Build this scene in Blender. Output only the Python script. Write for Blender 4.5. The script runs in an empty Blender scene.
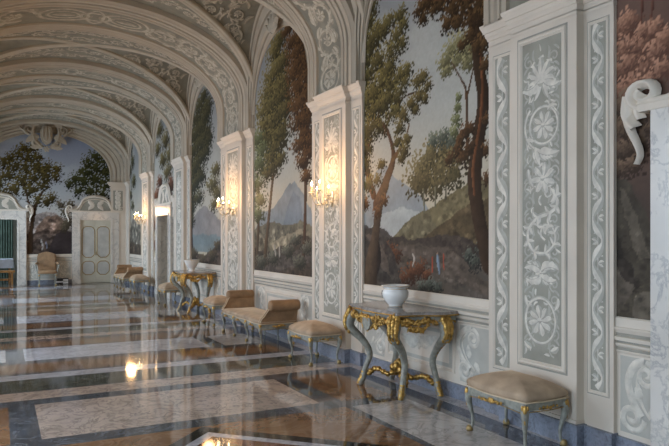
import bpy, math, random
import numpy as np
from mathutils import Vector, Matrix

PI = math.pi
scn = bpy.context.scene
COL = scn.collection

# ------------------------------------------------------------------ camera, world, light, exposure
# X runs across the gallery (right positive), Y along it, Z up; metres.
YAW = math.radians(27.3)
cam_d = bpy.data.cameras.new('camera')
cam_d.sensor_width = 36.0
cam_d.lens = 36.0 * 650.0 / 669.0
cam_d.shift_y = 14.0 / 669.0
cam_d.clip_start = 0.05
cam = bpy.data.objects.new('camera', cam_d)
COL.objects.link(cam)
cam.location = (0, 0, 1.65)
cam.rotation_euler = (PI / 2, 0, -YAW)
scn.camera = cam

world = bpy.data.worlds.new('world')
scn.world = world
world.use_nodes = True
wb = world.node_tree.nodes['Background']
wb.inputs['Color'].default_value = (0.55, 0.72, 1.0, 1)
wb.inputs['Strength'].default_value = 1.2

scn.view_settings.view_transform = 'Standard'
scn.view_settings.look = 'None'
scn.view_settings.gamma = 1.0
scn.view_settings.use_curve_mapping = False
scn.view_settings.exposure = 0.12

WALL = 4.17          # right wall plane
LEFT = -1.11         # left wall plane
MID = 1.53           # middle of the gallery
END = 24.8           # end wall
BACK = -3.6
# pilasters of the right wall: (near edge, far edge) along the gallery
PIERS = [(-0.72, 0.68), (3.40, 4.81), (7.23, 8.73), (11.26, 13.20), (15.66, 17.33), (19.90, 21.70), (24.05, 24.80)]
BAYS = [(PIERS[i][1], PIERS[i + 1][0]) for i in range(6)]
DOOR_BAYS = {0: 2.05, 4: 18.35}


def area(name, loc, rot, sx, sy, power, col, spread=PI):
    l = bpy.data.lights.new(name, 'AREA')
    l.shape = 'RECTANGLE'; l.size = sx; l.size_y = sy
    l.energy = power; l.color = col; l.spread = spread
    o = bpy.data.objects.new(name, l); COL.objects.link(o)
    o.location = loc; o.rotation_euler = rot
    return o


# daylight falling in through the tall windows of the left wall
for i, (b0, b1) in enumerate([(-2.9, -1.2)] + BAYS):
    c = (b0 + b1) / 2
    area('window_daylight', (LEFT - 0.75, c, 2.1), (0, math.radians(-76), 0), 3.0, 1.9,
         (225 if i < 5 else 330), (0.62, 0.79, 1.0))

# ------------------------------------------------------------------ materials


def nt(name):
    m = bpy.data.materials.new(name); m.use_nodes = True
    n = m.node_tree.nodes; l = m.node_tree.links
    return m, n, l, n['Principled BSDF']


def ramp(n, stops, interp='LINEAR'):
    r = n.new('ShaderNodeValToRGB'); e = r.color_ramp.elements
    r.color_ramp.interpolation = interp
    while len(e) < len(stops): e.new(0.5)
    for k, (p, c) in enumerate(stops):
        e[k].position = p; e[k].color = (*c, 1)
    return r


def plain(name, col, rough=0.6, metal=0.0, var=0.12, scale=6.0, bump=0.0, bscale=40.0, coord='Object', sheen=0.0, spec=None, dist=0.0):
    m, n, l, b = nt(name)
    tc = n.new('ShaderNodeTexCoord')
    ns = n.new('ShaderNodeTexNoise'); ns.inputs['Scale'].default_value = scale; ns.inputs['Detail'].default_value = 6
    ns.inputs['Distortion'].default_value = dist
    l.new(tc.outputs[coord], ns.inputs['Vector'])
    lo = tuple(max(0, c * (1 - var)) for c in col); hi = tuple(min(1, c * (1 + var)) for c in col)
    r = ramp(n, [(0.3, lo), (0.7, hi)])
    l.new(ns.outputs['Fac'], r.inputs['Fac']); l.new(r.outputs['Color'], b.inputs['Base Color'])
    b.inputs['Roughness'].default_value = rough; b.inputs['Metallic'].default_value = metal
    if spec is not None: b.inputs['Specular IOR Level'].default_value = spec
    if sheen:
        b.inputs['Sheen Weight'].default_value = sheen; b.inputs['Sheen Roughness'].default_value = 0.35
        b.inputs['Sheen Tint'].default_value = (min(1, col[0] * 2.2), min(1, col[1] * 2.2), min(1, col[2] * 2.2), 1)
    if bump:
        n2 = n.new('ShaderNodeTexNoise'); n2.inputs['Scale'].default_value = bscale; n2.inputs['Detail'].default_value = 4
        l.new(tc.outputs[coord], n2.inputs['Vector'])
        bp = n.new('ShaderNodeBump'); bp.inputs['Strength'].default_value = bump; bp.inputs['Distance'].default_value = 0.01
        l.new(n2.outputs['Fac'], bp.inputs['Height']); l.new(bp.outputs['Normal'], b.inputs['Normal'])
    return m


def marble(name, base, vein, rough=0.25, scale=1.6, sharp=0.06, cloud=0.15, dist=1.6, floor=False, mottle=0.0, stretch=(1, 1, 1)):
    """cloudy stone crossed by thin wandering veins"""
    m, n, l, b = nt(name)
    tc = n.new('ShaderNodeTexCoord'); mp = n.new('ShaderNodeMapping')
    mp.inputs['Scale'].default_value = stretch
    l.new(tc.outputs['Object'], mp.inputs['Vector'])
    a = n.new('ShaderNodeTexNoise'); a.inputs['Scale'].default_value = scale; a.inputs['Detail'].default_value = 9
    a.inputs['Roughness'].default_value = 0.62; a.inputs['Distortion'].default_value = dist
    l.new(mp.outputs['Vector'], a.inputs['Vector'])
    mth = n.new('ShaderNodeMath'); mth.operation = 'SUBTRACT'; mth.inputs[1].default_value = 0.5
    ab = n.new('ShaderNodeMath'); ab.operation = 'ABSOLUTE'
    l.new(a.outputs['Fac'], mth.inputs[0]); l.new(mth.outputs[0], ab.inputs[0])
    mr = n.new('ShaderNodeMapRange'); mr.inputs['From Min'].default_value = 0.0; mr.inputs['From Max'].default_value = sharp
    mr.inputs['To Min'].default_value = 1.0; mr.inputs['To Max'].default_value = 0.0
    l.new(ab.outputs[0], mr.inputs['Value'])
    c = n.new('ShaderNodeTexNoise'); c.inputs['Scale'].default_value = scale * 0.7; c.inputs['Detail'].default_value = 5
    l.new(mp.outputs['Vector'], c.inputs['Vector'])
    lo = tuple(x * (1 - cloud) for x in base); hi = tuple(min(1, x * (1 + cloud)) for x in base)
    r = ramp(n, [(0.3, lo), (0.7, hi)]); l.new(c.outputs['Fac'], r.inputs['Fac'])
    fade = n.new('ShaderNodeMath'); fade.operation = 'MULTIPLY'
    c2 = n.new('ShaderNodeTexNoise'); c2.inputs['Scale'].default_value = scale * 1.7
    l.new(mp.outputs['Vector'], c2.inputs['Vector'])
    l.new(mr.outputs[0], fade.inputs[0]); l.new(c2.outputs['Fac'], fade.inputs[1])
    mx = n.new('ShaderNodeMix'); mx.data_type = 'RGBA'
    l.new(fade.outputs[0], mx.inputs['Factor']); l.new(r.outputs['Color'], mx.inputs['A'])
    mx.inputs['B'].default_value = (*vein, 1)
    out = mx.outputs['Result']
    if mottle:
        v = n.new('ShaderNodeTexNoise'); v.inputs['Scale'].default_value = 38; v.inputs['Detail'].default_value = 3
        l.new(tc.outputs['Object'], v.inputs['Vector'])
        vr = ramp(n, [(0.45, (0, 0, 0)), (0.62, (1, 1, 1))]); l.new(v.outputs['Fac'], vr.inputs['Fac'])
        m2 = n.new('ShaderNodeMix'); m2.data_type = 'RGBA'
        ml = n.new('ShaderNodeMath'); ml.operation = 'MULTIPLY'; ml.inputs[1].default_value = mottle
        l.new(vr.outputs['Color'], ml.inputs[0]); l.new(ml.outputs[0], m2.inputs['Factor'])
        l.new(out, m2.inputs['A']); m2.inputs['B'].default_value = (*vein, 1)
        out = m2.outputs['Result']
    l.new(out, b.inputs['Base Color'])
    b.inputs['Roughness'].default_value = rough
    if floor:
        b.inputs['Specular IOR Level'].default_value = 0.85
        w = n.new('ShaderNodeTexNoise'); w.inputs['Scale'].default_value = 2.3; w.inputs['Detail'].default_value = 3
        l.new(tc.outputs['Object'], w.inputs['Vector'])
        bp = n.new('ShaderNodeBump'); bp.inputs['Strength'].default_value = 0.05; bp.inputs['Distance'].default_value = 0.012
        l.new(w.outputs['Fac'], bp.inputs['Height']); l.new(bp.outputs['Normal'], b.inputs['Normal'])
    return m


def glow(name, col, strength):
    m, n, l, b = nt(name)
    b.inputs['Base Color'].default_value = (*col, 1)
    b.inputs['Emission Color'].default_value = (*col, 1); b.inputs['Emission Strength'].default_value = strength
    return m


M = {}
M['plaster'] = plain('painted_plaster', (0.61, 0.535, 0.435), 0.7, var=0.07, scale=2.2)
M['mould'] = plain('moulding_plaster', (0.63, 0.56, 0.46), 0.6, var=0.06, scale=3.0)
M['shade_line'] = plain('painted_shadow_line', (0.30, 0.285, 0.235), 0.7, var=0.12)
M['field'] = plain('grey_green_field', (0.29, 0.28, 0.225), 0.7, var=0.16, scale=5)
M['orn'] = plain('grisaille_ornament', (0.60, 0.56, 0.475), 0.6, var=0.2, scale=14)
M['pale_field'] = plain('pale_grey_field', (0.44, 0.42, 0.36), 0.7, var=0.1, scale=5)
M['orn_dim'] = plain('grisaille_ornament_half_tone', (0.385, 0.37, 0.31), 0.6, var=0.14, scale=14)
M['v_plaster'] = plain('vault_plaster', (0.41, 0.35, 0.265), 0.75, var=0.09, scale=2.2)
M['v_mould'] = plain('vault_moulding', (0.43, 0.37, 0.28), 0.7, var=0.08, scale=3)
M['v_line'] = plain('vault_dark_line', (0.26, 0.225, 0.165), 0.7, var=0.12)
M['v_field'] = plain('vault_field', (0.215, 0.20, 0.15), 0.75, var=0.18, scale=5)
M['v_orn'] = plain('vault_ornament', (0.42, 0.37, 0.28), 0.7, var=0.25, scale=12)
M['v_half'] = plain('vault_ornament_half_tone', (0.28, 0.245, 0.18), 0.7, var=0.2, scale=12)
M['velvet'] = plain('tan_velvet', (0.285, 0.175, 0.09), 0.8, var=0.2, scale=9, sheen=0.35, bump=0.15, bscale=70)
M['velvet_pale'] = plain('sheen_pale_velvet', (0.40, 0.295, 0.195), 0.8, var=0.22, scale=7, sheen=0.5, bump=0.12, bscale=70)  # tan velvet made paler; sheen and light on the seats put into the colour
M['piping'] = plain('pale_piping', (0.62, 0.5, 0.34), 0.6)
M['wood'] = plain('grey_blue_paint', (0.27, 0.27, 0.225), 0.45, var=0.3, scale=22)
M['gold'] = plain('gilding', (0.50, 0.31, 0.09), 0.40, metal=0.85, var=0.5, scale=25, bump=0.5, bscale=60)
M['gold_paint'] = plain('gold_paint', (0.33, 0.23, 0.09), 0.45, metal=0.3, var=0.2, scale=25)
M['white_marble'] = marble('white_veined_marble', (0.62, 0.585, 0.52), (0.27, 0.27, 0.27), 0.22, 3.0, 0.03, 0.10, dist=0.5)
M['top_marble'] = marble('grey_brown_marble', (0.30, 0.27, 0.24), (0.12, 0.11, 0.1), 0.15, 6, 0.08, 0.3)
M['skirting'] = marble('blue_grey_marble', (0.125, 0.138, 0.172), (0.27, 0.30, 0.35), 0.3, 9, 0.12, 0.4, mottle=0.3)
M['porcelain'] = plain('white_porcelain', (0.80, 0.80, 0.76), 0.12, var=0.03)
M['crystal'] = plain('crystal_glass', (0.72, 0.66, 0.52), 0.1, metal=0.35, var=0.25, scale=30)
M['candle'] = plain('candle_wax', (0.8, 0.62, 0.32), 0.5, var=0.05)
M['flame'] = glow('candle_flame', (1.0, 0.72, 0.36), 60)
M['door_paint'] = plain('cream_door_paint', (0.52, 0.50, 0.40), 0.45, var=0.06)
M['door_panel'] = plain('grey_door_panel', (0.46, 0.46, 0.42), 0.5, var=0.1)
M['green'] = plain('green_curtain', (0.10, 0.145, 0.115), 0.8, var=0.3, scale=4)
M['cloth'] = plain('white_cloth', (0.62, 0.68, 0.8), 0.7)
M['oak'] = plain('orange_oak', (0.42, 0.20, 0.06), 0.35, var=0.25, scale=12)
M['olive'] = plain('olive_drape', (0.22, 0.17, 0.09), 0.8, var=0.3)
M['dark'] = plain('black_plastic', (0.02, 0.02, 0.022), 0.4)
M['white_plastic'] = plain('white_plastic', (0.8, 0.82, 0.85), 0.35, var=0.02)
# floor stones
M['f_grey'] = marble('dark_grey_floor_stone', (0.060, 0.066, 0.075), (0.20, 0.21, 0.23), 0.06, 3.0, 0.05, 0.35, floor=True)
M['f_beige'] = marble('beige_floor_marble', (0.46, 0.37, 0.30), (0.09, 0.075, 0.07), 0.06, 4.2, 0.05, 0.14, floor=True, mottle=0.12)
M['f_tan'] = marble('tan_floor_stone', (0.20, 0.105, 0.05), (0.32, 0.2, 0.12), 0.06, 2.2, 0.05, 0.2, floor=True)
M['f_black'] = marble('black_floor_stone', (0.012, 0.012, 0.013), (0.05, 0.05, 0.05), 0.05, 3, 0.03, 0.2, floor=True)
M['f_white'] = marble('pale_floor_marble', (0.46, 0.46, 0.48), (0.22, 0.22, 0.25), 0.06, 3, 0.05, 0.12, floor=True)
M['f_green'] = marble('dark_green_floor_stone', (0.045, 0.05, 0.04), (0.30, 0.30, 0.25), 0.06, 1.3, 0.06, 0.4, dist=2.6, floor=True, stretch=(1, 2.4, 1))
M['f_red'] = marble('oxblood_floor_stone', (0.13, 0.045, 0.03), (0.25, 0.12, 0.09), 0.06, 3, 0.05, 0.2, floor=True)
M['f_side'] = marble('grey_beige_floor_marble', (0.44, 0.41, 0.385), (0.17, 0.16, 0.155), 0.07, 3.0, 0.045, 0.16, floor=True)

# ------------------------------------------------------------------ mesh helpers


class MB:
    def __init__(s, tone=None): s.v = []; s.f = []; s.m = []; s.sm = []; s.tone = tone

    def add(s, verts, faces, mi=0, smooth=False):
        o = len(s.v); s.v.extend(verts)
        for f in faces:
            s.f.append(tuple(i + o for i in f)); s.m.append(mi); s.sm.append(smooth)

    def box(s, x0, x1, y0, y1, z0, z1, mi=0):
        v = [(x0, y0, z0), (x1, y0, z0), (x1, y1, z0), (x0, y1, z0), (x0, y0, z1), (x1, y0, z1), (x1, y1, z1), (x0, y1, z1)]
        s.add(v, [(0, 3, 2, 1), (4, 5, 6, 7), (0, 1, 5, 4), (1, 2, 6, 5), (2, 3, 7, 6), (3, 0, 4, 7)], mi)

    def grid(s, P, mi=0, smooth=True, closeu=False, closev=False):
        nu, nv = len(P), len(P[0]); v = [p for r in P for p in r]; f = []
        for i in range(nu if closeu else nu - 1):
            for j in range(nv if closev else nv - 1):
                a, b = i, (i + 1) % nu; c, d = j, (j + 1) % nv
                f.append((a * nv + c, b * nv + c, b * nv + d, a * nv + d))
        s.add(v, f, mi, smooth)

    def lathe(s, prof, n=24, c=(0, 0, 0), mi=0, sx=1, sy=1):
        P = [[(c[0] + r * math.cos(2 * PI * k / n) * sx, c[1] + r * math.sin(2 * PI * k / n) * sy, c[2] + z) for k in range(n)] for r, z in prof]
        s.grid(P, mi, True, closev=True)

    def tube(s, pts, rad, n=8, mi=0, sq=1.0, cap=True):
        """round or slightly squared tube along a polyline"""
        P = [Vector(p) for p in pts]; rings = []
        up = Vector((0.0, 0.0, 1.0)); prevu = None
        for i, p in enumerate(P):
            t = (P[min(i + 1, len(P) - 1)] - P[max(i - 1, 0)])
            if t.length < 1e-9: t = Vector((0, 0, 1))
            t.normalize()
            if prevu is None:
                u = Vector((1, 0, 0)) if abs(t.x) < 0.8 else Vector((0, 1, 0))
            else: u = prevu
            u = (u - t * u.dot(t)).normalized(); w = t.cross(u); prevu = u
            r = rad[i] if hasattr(rad, '__len__') else rad
            ring = []
            for k in range(n):
                a = 2 * PI * k / n + PI / n
                ca, sa = math.cos(a), math.sin(a)
                if sq != 1.0:
                    ca = math.copysign(abs(ca) ** sq, ca); sa = math.copysign(abs(sa) ** sq, sa)
                ring.append(tuple(p + u * ca * r + w * sa * r))
            rings.append(ring)
        s.grid(rings, mi, True, closev=True)
        if cap:
            s.add(rings[0], [tuple(range(n))[::-1]], mi); s.add(rings[-1], [tuple(range(n))], mi)

    def blob(s, c, r, mi=0, n=7, m=5, seed=0, rough=0.0):
        rr = random.Random(seed)
        P = []
        for i in range(m + 1):
            th = PI * i / m; row = []
            for k in range(n):
                ph = 2 * PI * k / n; q = 1 + (rr.uniform(-rough, rough) if 0 < i < m else 0)
                row.append((c[0] + r[0] * q * math.sin(th) * math.cos(ph), c[1] + r[1] * q * math.sin(th) * math.sin(ph), c[2] + r[2] * math.cos(th)))
            P.append(row)
        s.grid(P, mi, True, closev=True)

    def prism(s, poly, z0, z1, mapf, mi=0, smooth=False):
        """extrude a 2D outline (u, v) between heights z0 and z1 of mapf(u, v, h)"""
        n = len(poly); a = [mapf(u, v, z0) for u, v in poly]; b = [mapf(u, v, z1) for u, v in poly]
        s.add(a + b, [tuple(range(n)), tuple(range(n, 2 * n))[::-1]], mi)
        s.add(a + b, [(i, (i + 1) % n, n + (i + 1) % n, n + i) for i in range(n)], mi, smooth)


def obj(name, mb, mats, parent=None, loc=(0, 0, 0), rz=0.0, kind=None, label=None):
    me = bpy.data.meshes.new(name); me.from_pydata([tuple(map(float, v)) for v in mb.v], [], mb.f)
    mats = mats if isinstance(mats, (list, tuple)) else [mats]
    for m in mats: me.materials.append(m)
    me.polygons.foreach_set('material_index', mb.m); me.polygons.foreach_set('use_smooth', mb.sm)
    me.update()
    o = bpy.data.objects.new(name, me); COL.objects.link(o)
    o.location = loc; o.rotation_euler = (0, 0, rz)
    if parent: o.parent = parent
    if kind: o['kind'] = kind
    if label: o['label'] = label
    return o


def thing(name, label, cat, loc=(0, 0, 0), rz=0.0, group=None):
    o = bpy.data.objects.new(name, None); COL.objects.link(o)
    o.empty_display_size = 0.2
    o.location = loc; o.rotation_euler = (0, 0, rz); o['label'] = label; o['category'] = cat
    if group: o['group'] = group
    return o


def tag(o, label, cat, group=None):
    o['label'] = label; o['category'] = cat
    if group: o['group'] = group
    return o


def copy_tree(o, parent=None):
    c = o.copy(); COL.objects.link(c)
    if parent:
        c.parent = parent; c.matrix_parent_inverse = o.matrix_parent_inverse.copy()
    for ch in list(o.children): copy_tree(ch, c)
    return c


def dup(root, loc, rz, label, group=None):
    c = copy_tree(root); c.location = loc; c.rotation_euler = (0, 0, rz); c['label'] = label
    if group: c['group'] = group
    return c


# ---- maps from a flat drawing (u right, v up, h out of the surface) into the room
def map_wall(t, sc):
    return lambda u, v, h: (t - h, sc - u, v)


def map_end(y):
    return lambda u, v, h: (u, y - h, v)


# ---- ornament drawing: low relief ribbons and leaves
def ribbon(mb, mp, pts, w, mi=0, hgt=0.012, base=0.001):
    n = len(pts); rows = []
    for i, (u, v) in enumerate(pts):
        a = pts[max(i - 1, 0)]; b = pts[min(i + 1, n - 1)]
        du, dv = b[0] - a[0], b[1] - a[1]; L = math.hypot(du, dv) or 1e-6
        nu, nv = -dv / L, du / L
        ww = w[i] if hasattr(w, '__len__') else w
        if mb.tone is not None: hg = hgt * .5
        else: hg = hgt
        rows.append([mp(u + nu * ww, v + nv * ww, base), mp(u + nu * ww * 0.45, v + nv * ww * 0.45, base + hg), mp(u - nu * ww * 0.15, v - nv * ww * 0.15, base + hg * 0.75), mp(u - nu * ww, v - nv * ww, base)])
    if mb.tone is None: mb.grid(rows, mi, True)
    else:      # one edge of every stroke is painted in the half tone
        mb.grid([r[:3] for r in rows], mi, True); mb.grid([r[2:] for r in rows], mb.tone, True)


def leaf(mb, mp, u, v, ang, L, w, curl=0.0, mi=0, n=6, hgt=0.012, base=0.002):
    pts = []; ws = []; a = ang; x, y = u, v
    for i in range(n + 1):
        q = i / n
        pts.append((x, y)); ws.append(w * (0.18 + 0.82 * math.sin(PI * min(1, q * 0.93 + 0.07)) ** 0.8) if i < n else w * 0.12)
        x += math.cos(a) * L / n; y += math.sin(a) * L / n; a += curl / n
    ribbon(mb, mp, pts, ws, mi, hgt, base)
    return pts


def acanthus(mb, mp, u, v, ang, L, w, curl=0.0, lobes=3, mi=0, base=0.002):
    pts = leaf(mb, mp, u, v, ang, L, w * 0.55, curl, mi, 8, base=base + 0.002)
    for i in range(lobes):
        k = 1 + int(i * 5 / max(1, lobes)); x, y = pts[k]
        a = ang + curl * k / 8; s = L * (0.42 - 0.06 * i)
        for d in (1, -1):
            leaf(mb, mp, x, y, a + d * 0.75, s, w * 0.42, -d * 0.9, mi, 4, base=base)


def spiral_pts(cx_, cy_, r0, a0, turns, d, r1=0.12, n=26):
    out = []
    for i in range(n + 1):
        q = i / n; r = r0 * ((1 - q) + q * r1); a = a0 + d * turns * 2 * PI * q
        out.append((cx_ + r * math.cos(a), cy_ + r * math.sin(a)))
    return out


def rosette(mb, mp, u, v, r, n=7, mi=0, ph=0.0):
    for k in range(n):
        a = 2 * PI * k / n + ph
        leaf(mb, mp, u + 0.15 * r * math.cos(a), v + 0.15 * r * math.sin(a), a, r * 0.88, r * 0.27, 0.6, mi, 4)
        leaf(mb, mp, u + 0.45 * r * math.cos(a + .4), v + 0.45 * r * math.sin(a + .4), a + .4, r * 0.55, r * 0.12, -0.6, mi, 3, base=.001)
    leaf(mb, mp, u - r * 0.18, v, 0, r * 0.36, r * 0.2, 0, mi, 4, base=0.008)


def scroll(mb, mp, u, v, r, a0, d, w, mi=0, leaves=6, turns=1.4, flower=True):
    """volute with leaves springing off its outer turn and a flower in its eye"""
    pts = spiral_pts(u, v, r, a0, turns, d, 0.22)
    ribbon(mb, mp, pts, [w * (1 - 0.6 * i / len(pts)) for i in range(len(pts))], mi)
    for k in range(leaves):
        i = int(k * len(pts) * 0.55 / leaves); x, y = pts[i]
        a = math.atan2(y - v, x - u)
        leaf(mb, mp, x, y, a + d * 0.9, r * 0.42, w * 1.1, d * 0.8, mi, 4)
        if k % 2: leaf(mb, mp, x, y, a + PI + d * 0.5, r * 0.25, w * 0.8, -d * 0.8, mi, 4)
    if flower: rosette(mb, mp, u, v, r * 0.42, 6, mi)


def ring(mb, mp, u, v, r, w, mi=0, hgt=0.012, ry=None):
    ry = ry or r
    pts = [(u + r * math.cos(2 * PI * k / 32), v + ry * math.sin(2 * PI * k / 32)) for k in range(33)]
    ribbon(mb, mp, pts, w, mi, hgt)


def palmette(mb, mp, u, v, r, up=1, mi=0, n=7):
    for k in range(n):
        q = (k - (n - 1) / 2) / ((n - 1) / 2)
        a = PI / 2 * up + q * 1.35 * -1
        L = r * (1.0 - 0.28 * abs(q))
        leaf(mb, mp, u, v, a, L, r * 0.21, -0.7 * q, mi, 6)
        x, y = u + L * 0.93 * math.cos(a - .3 * q), v + L * 0.93 * math.sin(a - .3 * q)
        leaf(mb, mp, x, y, a + 1.2, r * 0.16, r * 0.10, 1.0, mi, 3); leaf(mb, mp, x, y, a - 1.2, r * 0.16, r * 0.10, -1.0, mi, 3)
    leaf(mb, mp, u - r * 0.16, v - 0.02, 0, r * 0.32, r * 0.16, 0, mi, 4, base=0.008)


def candelabra(mb, mp, uc, W, v0, v1, mi=0, rng=None):
    """tall grisaille panel: palmette, ring with rosette, flower, big scroll, palmette, ring"""
    rng = rng or random.Random(3); H = v1 - v0; w = W / 2
    def y(q): return v1 - q * H
    palmette(mb, mp, uc, y(0.125), w * 0.95, 1, mi, 7)
    for d in (1, -1):
        acanthus(mb, mp, uc + d * w * .1, y(0.125), -PI / 2 + d * 0.7, w * .95, w * .34, d * 1.4, 3, mi)
        leaf(mb, mp, uc + d * w * .05, y(0.12), -PI / 2 + d * 0.2, w * .85, w * .13, d * .4, mi)
    rc = y(0.265); ring(mb, mp, uc + w * .12, rc, w * .74, w * .075, mi); rosette(mb, mp, uc + w * .12, rc, w * .56, 8, mi)
    for d in (1, -1):
        acanthus(mb, mp, uc + d * w * .35, rc + d * w * .55, PI / 2 - d * .9, w * .5, w * .2, -d * 1.1, 2, mi)
    c = spiral_pts(uc + w * .1, rc, w * .98, PI * .75, .34, 1, 1.0, 14); ribbon(mb, mp, c, w * .07, mi)
    x, yy = c[-1]
    acanthus(mb, mp, x - .02, yy, -.5, w * 1.2, w * .3, .9, 4, mi); acanthus(mb, mp, x - w * .2, yy + .03, -PI / 2, w * .8, w * .26, .8, 3, mi)
    fy = y(0.43)
    rosette(mb, mp, uc + w * .1, fy, w * .62, 7, mi, .3); rosette(mb, mp, uc + w * .1, fy, w * .36, 6, mi, .1)
    leaf(mb, mp, uc - w * .7, fy + w * .4, -PI / 2, w * .8, w * .12, .9, mi); leaf(mb, mp, uc + w * .8, fy - w * .3, -PI / 2, w * .8, w * .12, -.9, mi)
    sy = y(0.60)
    pts = [(uc + w * .55, y(.47)), (uc + w * .78, y(.51)), (uc + w * .45, y(.535)), (uc - w * .3, y(.555)), (uc - w * .75, y(.60)), (uc - w * .5, y(.655)), (uc + w * .2, y(.665)), (uc + w * .72, y(.63)), (uc + w * .62, y(.585)), (uc + w * .15, y(.575)), (uc - w * .05, y(.605)), (uc + w * .2, y(.625))]
    sm = smooth2(pts, 5); ribbon(mb, mp, sm, [w * (.13 - .07 * i / len(sm)) for i in range(len(sm))], mi)
    for k in range(2, len(sm) - 8, 4):
        a = math.atan2(sm[k + 1][1] - sm[k][1], sm[k + 1][0] - sm[k][0])
        leaf(mb, mp, *sm[k], a + .8, w * .38, w * .11, .8, mi, 4); leaf(mb, mp, *sm[k], a - .8, w * .34, w * .1, -.8, mi, 4)
    acanthus(mb, mp, uc + w * .25, y(.60), 1.2, w * .5, w * .22, -1.6, 2, mi)
    for d in (1, -1):
        acanthus(mb, mp, uc, y(.72), PI / 2 - d * .9, w * .95, w * .3, -d * 1.3, 3, mi)
        acanthus(mb, mp, uc, y(.735), -PI / 2 + d * .9, w * .85, w * .28, d * 1.2, 3, mi)
    rosette(mb, mp, uc, y(.725), w * .3, 6, mi)
    rc = y(.875); ring(mb, mp, uc - w * .05, rc, w * .8, w * .08, mi, ry=w * .9); rosette(mb, mp, uc - w * .05, rc, w * .6, 8, mi)
    c = spiral_pts(uc, y(.83), w * .96, PI * .1, -.3, -1, 1.0, 10)
    for d in (1, -1): leaf(mb, mp, uc + d * w * .5, y(.965), PI / 2 - d * 1.3, w * .45, w * .12, d * .6, mi); leaf(mb, mp, uc + d * w * .85, y(.80), -PI / 2, w * .5, w * .1, -d * .8, mi)
    k = 0; v = v0 + w * .5      # half-tone curls filling the ground between the large motifs
    while v < v1 - w * .3:
        for d in (1, -1):
            p = spiral_pts(uc + d * w * .66, v, w * .27, -d * PI / 2, 1.2, d if k % 2 else -d, .2, 14); ribbon(mb, mp, p, w * .055, 1, .005, .001)
            leaf(mb, mp, uc + d * w * .35, v, PI / 2 - d * .5, w * .5, w * .10, d * 1.2, 1, 4, .005, .001); leaf(mb, mp, uc + d * w * .9, v + w * .2, PI / 2 + d * .5, w * .36, w * .08, d, 1, 4, .005, .001)
        v += w * .62; k += 1
    for k in range(60):   # tendrils and berries in the left-over corners
        u = uc + rng.uniform(-.85, .85) * w; v = rng.uniform(v0 + .05, v1 - .05)
        leaf(mb, mp, u, v, rng.uniform(0, 2 * PI), w * .30, w * .075, rng.uniform(-2, 2), mi, 3, base=.0015, hgt=.006)


def smooth2(pts, k=4):
    """Catmull-Rom through the given points"""
    out = []; n = len(pts)
    for i in range(n - 1):
        p0 = pts[max(i - 1, 0)]; p1 = pts[i]; p2 = pts[i + 1]; p3 = pts[min(i + 2, n - 1)]
        for j in range(k):
            t = j / k
            out.append(tuple(0.5 * ((2 * b) + (-a + c) * t + (2 * a - 5 * b + 4 * c - d) * t * t + (-a + 3 * b - 3 * c + d) * t ** 3) for a, b, c, d in zip(p0, p1, p2, p3)))
    out.append(tuple(pts[-1])); return out


def twist_strip(mb, mp, uc, w, v0, v1, mi=0):
    """thin rod wound about by a broad ribbon with little leaves"""
    ribbon(mb, mp, [(uc, v0 + (v1 - v0) * k / 30) for k in range(31)], w * .09, mi, .008)
    n = max(4, int((v1 - v0) / (w * 5.0))); per = (v1 - v0) / n; N = n * 14
    pts = [(uc + w * .68 * math.sin(2 * PI * k / 14), v0 + (v1 - v0) * k / N) for k in range(N + 1)]
    ribbon(mb, mp, pts, [w * (.20 + .42 * abs(math.cos(2 * PI * k / 14)) ** 2) for k in range(N + 1)], mi, .012, .003)
    for k in range(n * 2):
        v = v0 + per * (k + .5) / 2; d = 1 if k % 2 else -1
        leaf(mb, mp, uc + d * w * .1, v, PI / 2 - d * 1.0, w * .85, w * .27, -d * .7, mi, 4); leaf(mb, mp, uc + d * w * .1, v, -PI / 2 + d * .8, w * .8, w * .25, d * .7, mi, 4)
        leaf(mb, mp, uc + d * w * .55, v + per * .16, 0.3, w * .22, w * .13, 0, mi, 3)


def frame_rect(mb, mp, u0, u1, v0, v1, w, h, mi=0, base=0.0):
    """raised moulding round a rectangle, mitred, with a half-round top"""
    prof = [(0, 0), (.12, .7), (.35, 1), (.6, .55), (.75, .9), (1, 0)]
    rows = []
    for (q, hh) in prof:
        o = q * w
        rows.append([mp(u0 + o, v0 + o, base + hh * h), mp(u1 - o, v0 + o, base + hh * h), mp(u1 - o, v1 - o, base + hh * h), mp(u0 + o, v1 - o, base + hh * h)])
    mb.grid(rows, mi, False, closev=True)


def quad(mb, mp, u0, u1, v0, v1, h, mi=0):
    mb.add([mp(u0, v0, h), mp(u1, v0, h), mp(u1, v1, h), mp(u0, v1, h)], [(0, 1, 2, 3)], mi)


# ------------------------------------------------------------------ floor: inlaid polished stones, one surface
fl = MB(); FM = ['f_grey', 'f_beige', 'f_tan', 'f_black', 'f_white', 'f_green', 'f_red', 'f_side']
FI = {k: i for i, k in enumerate(FM)}


def slab(x0, x1, y0, y1, m, lev=1):
    z = 0.0003 * lev; fl.add([(x0, y0, z), (x1, y0, z), (x1, y1, z), (x0, y1, z)], [(0, 1, 2, 3)], FI[m])


def poly(pts, m, lev): fl.add([(x, y, 0.0003 * lev) for x, y in pts], [tuple(range(len(pts)))], FI[m])


fl.box(-5.2, 6.0, BACK, END + 6, -0.12, 0.0, FI['f_grey'])
CX = 1.57
for sgn in (1, -1):      # border strip of pale stone at the wall foot
    a, b = (3.97, WALL) if sgn > 0 else (LEFT, -0.83)
    slab(a, b, BACK, END, 'f_side')
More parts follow.
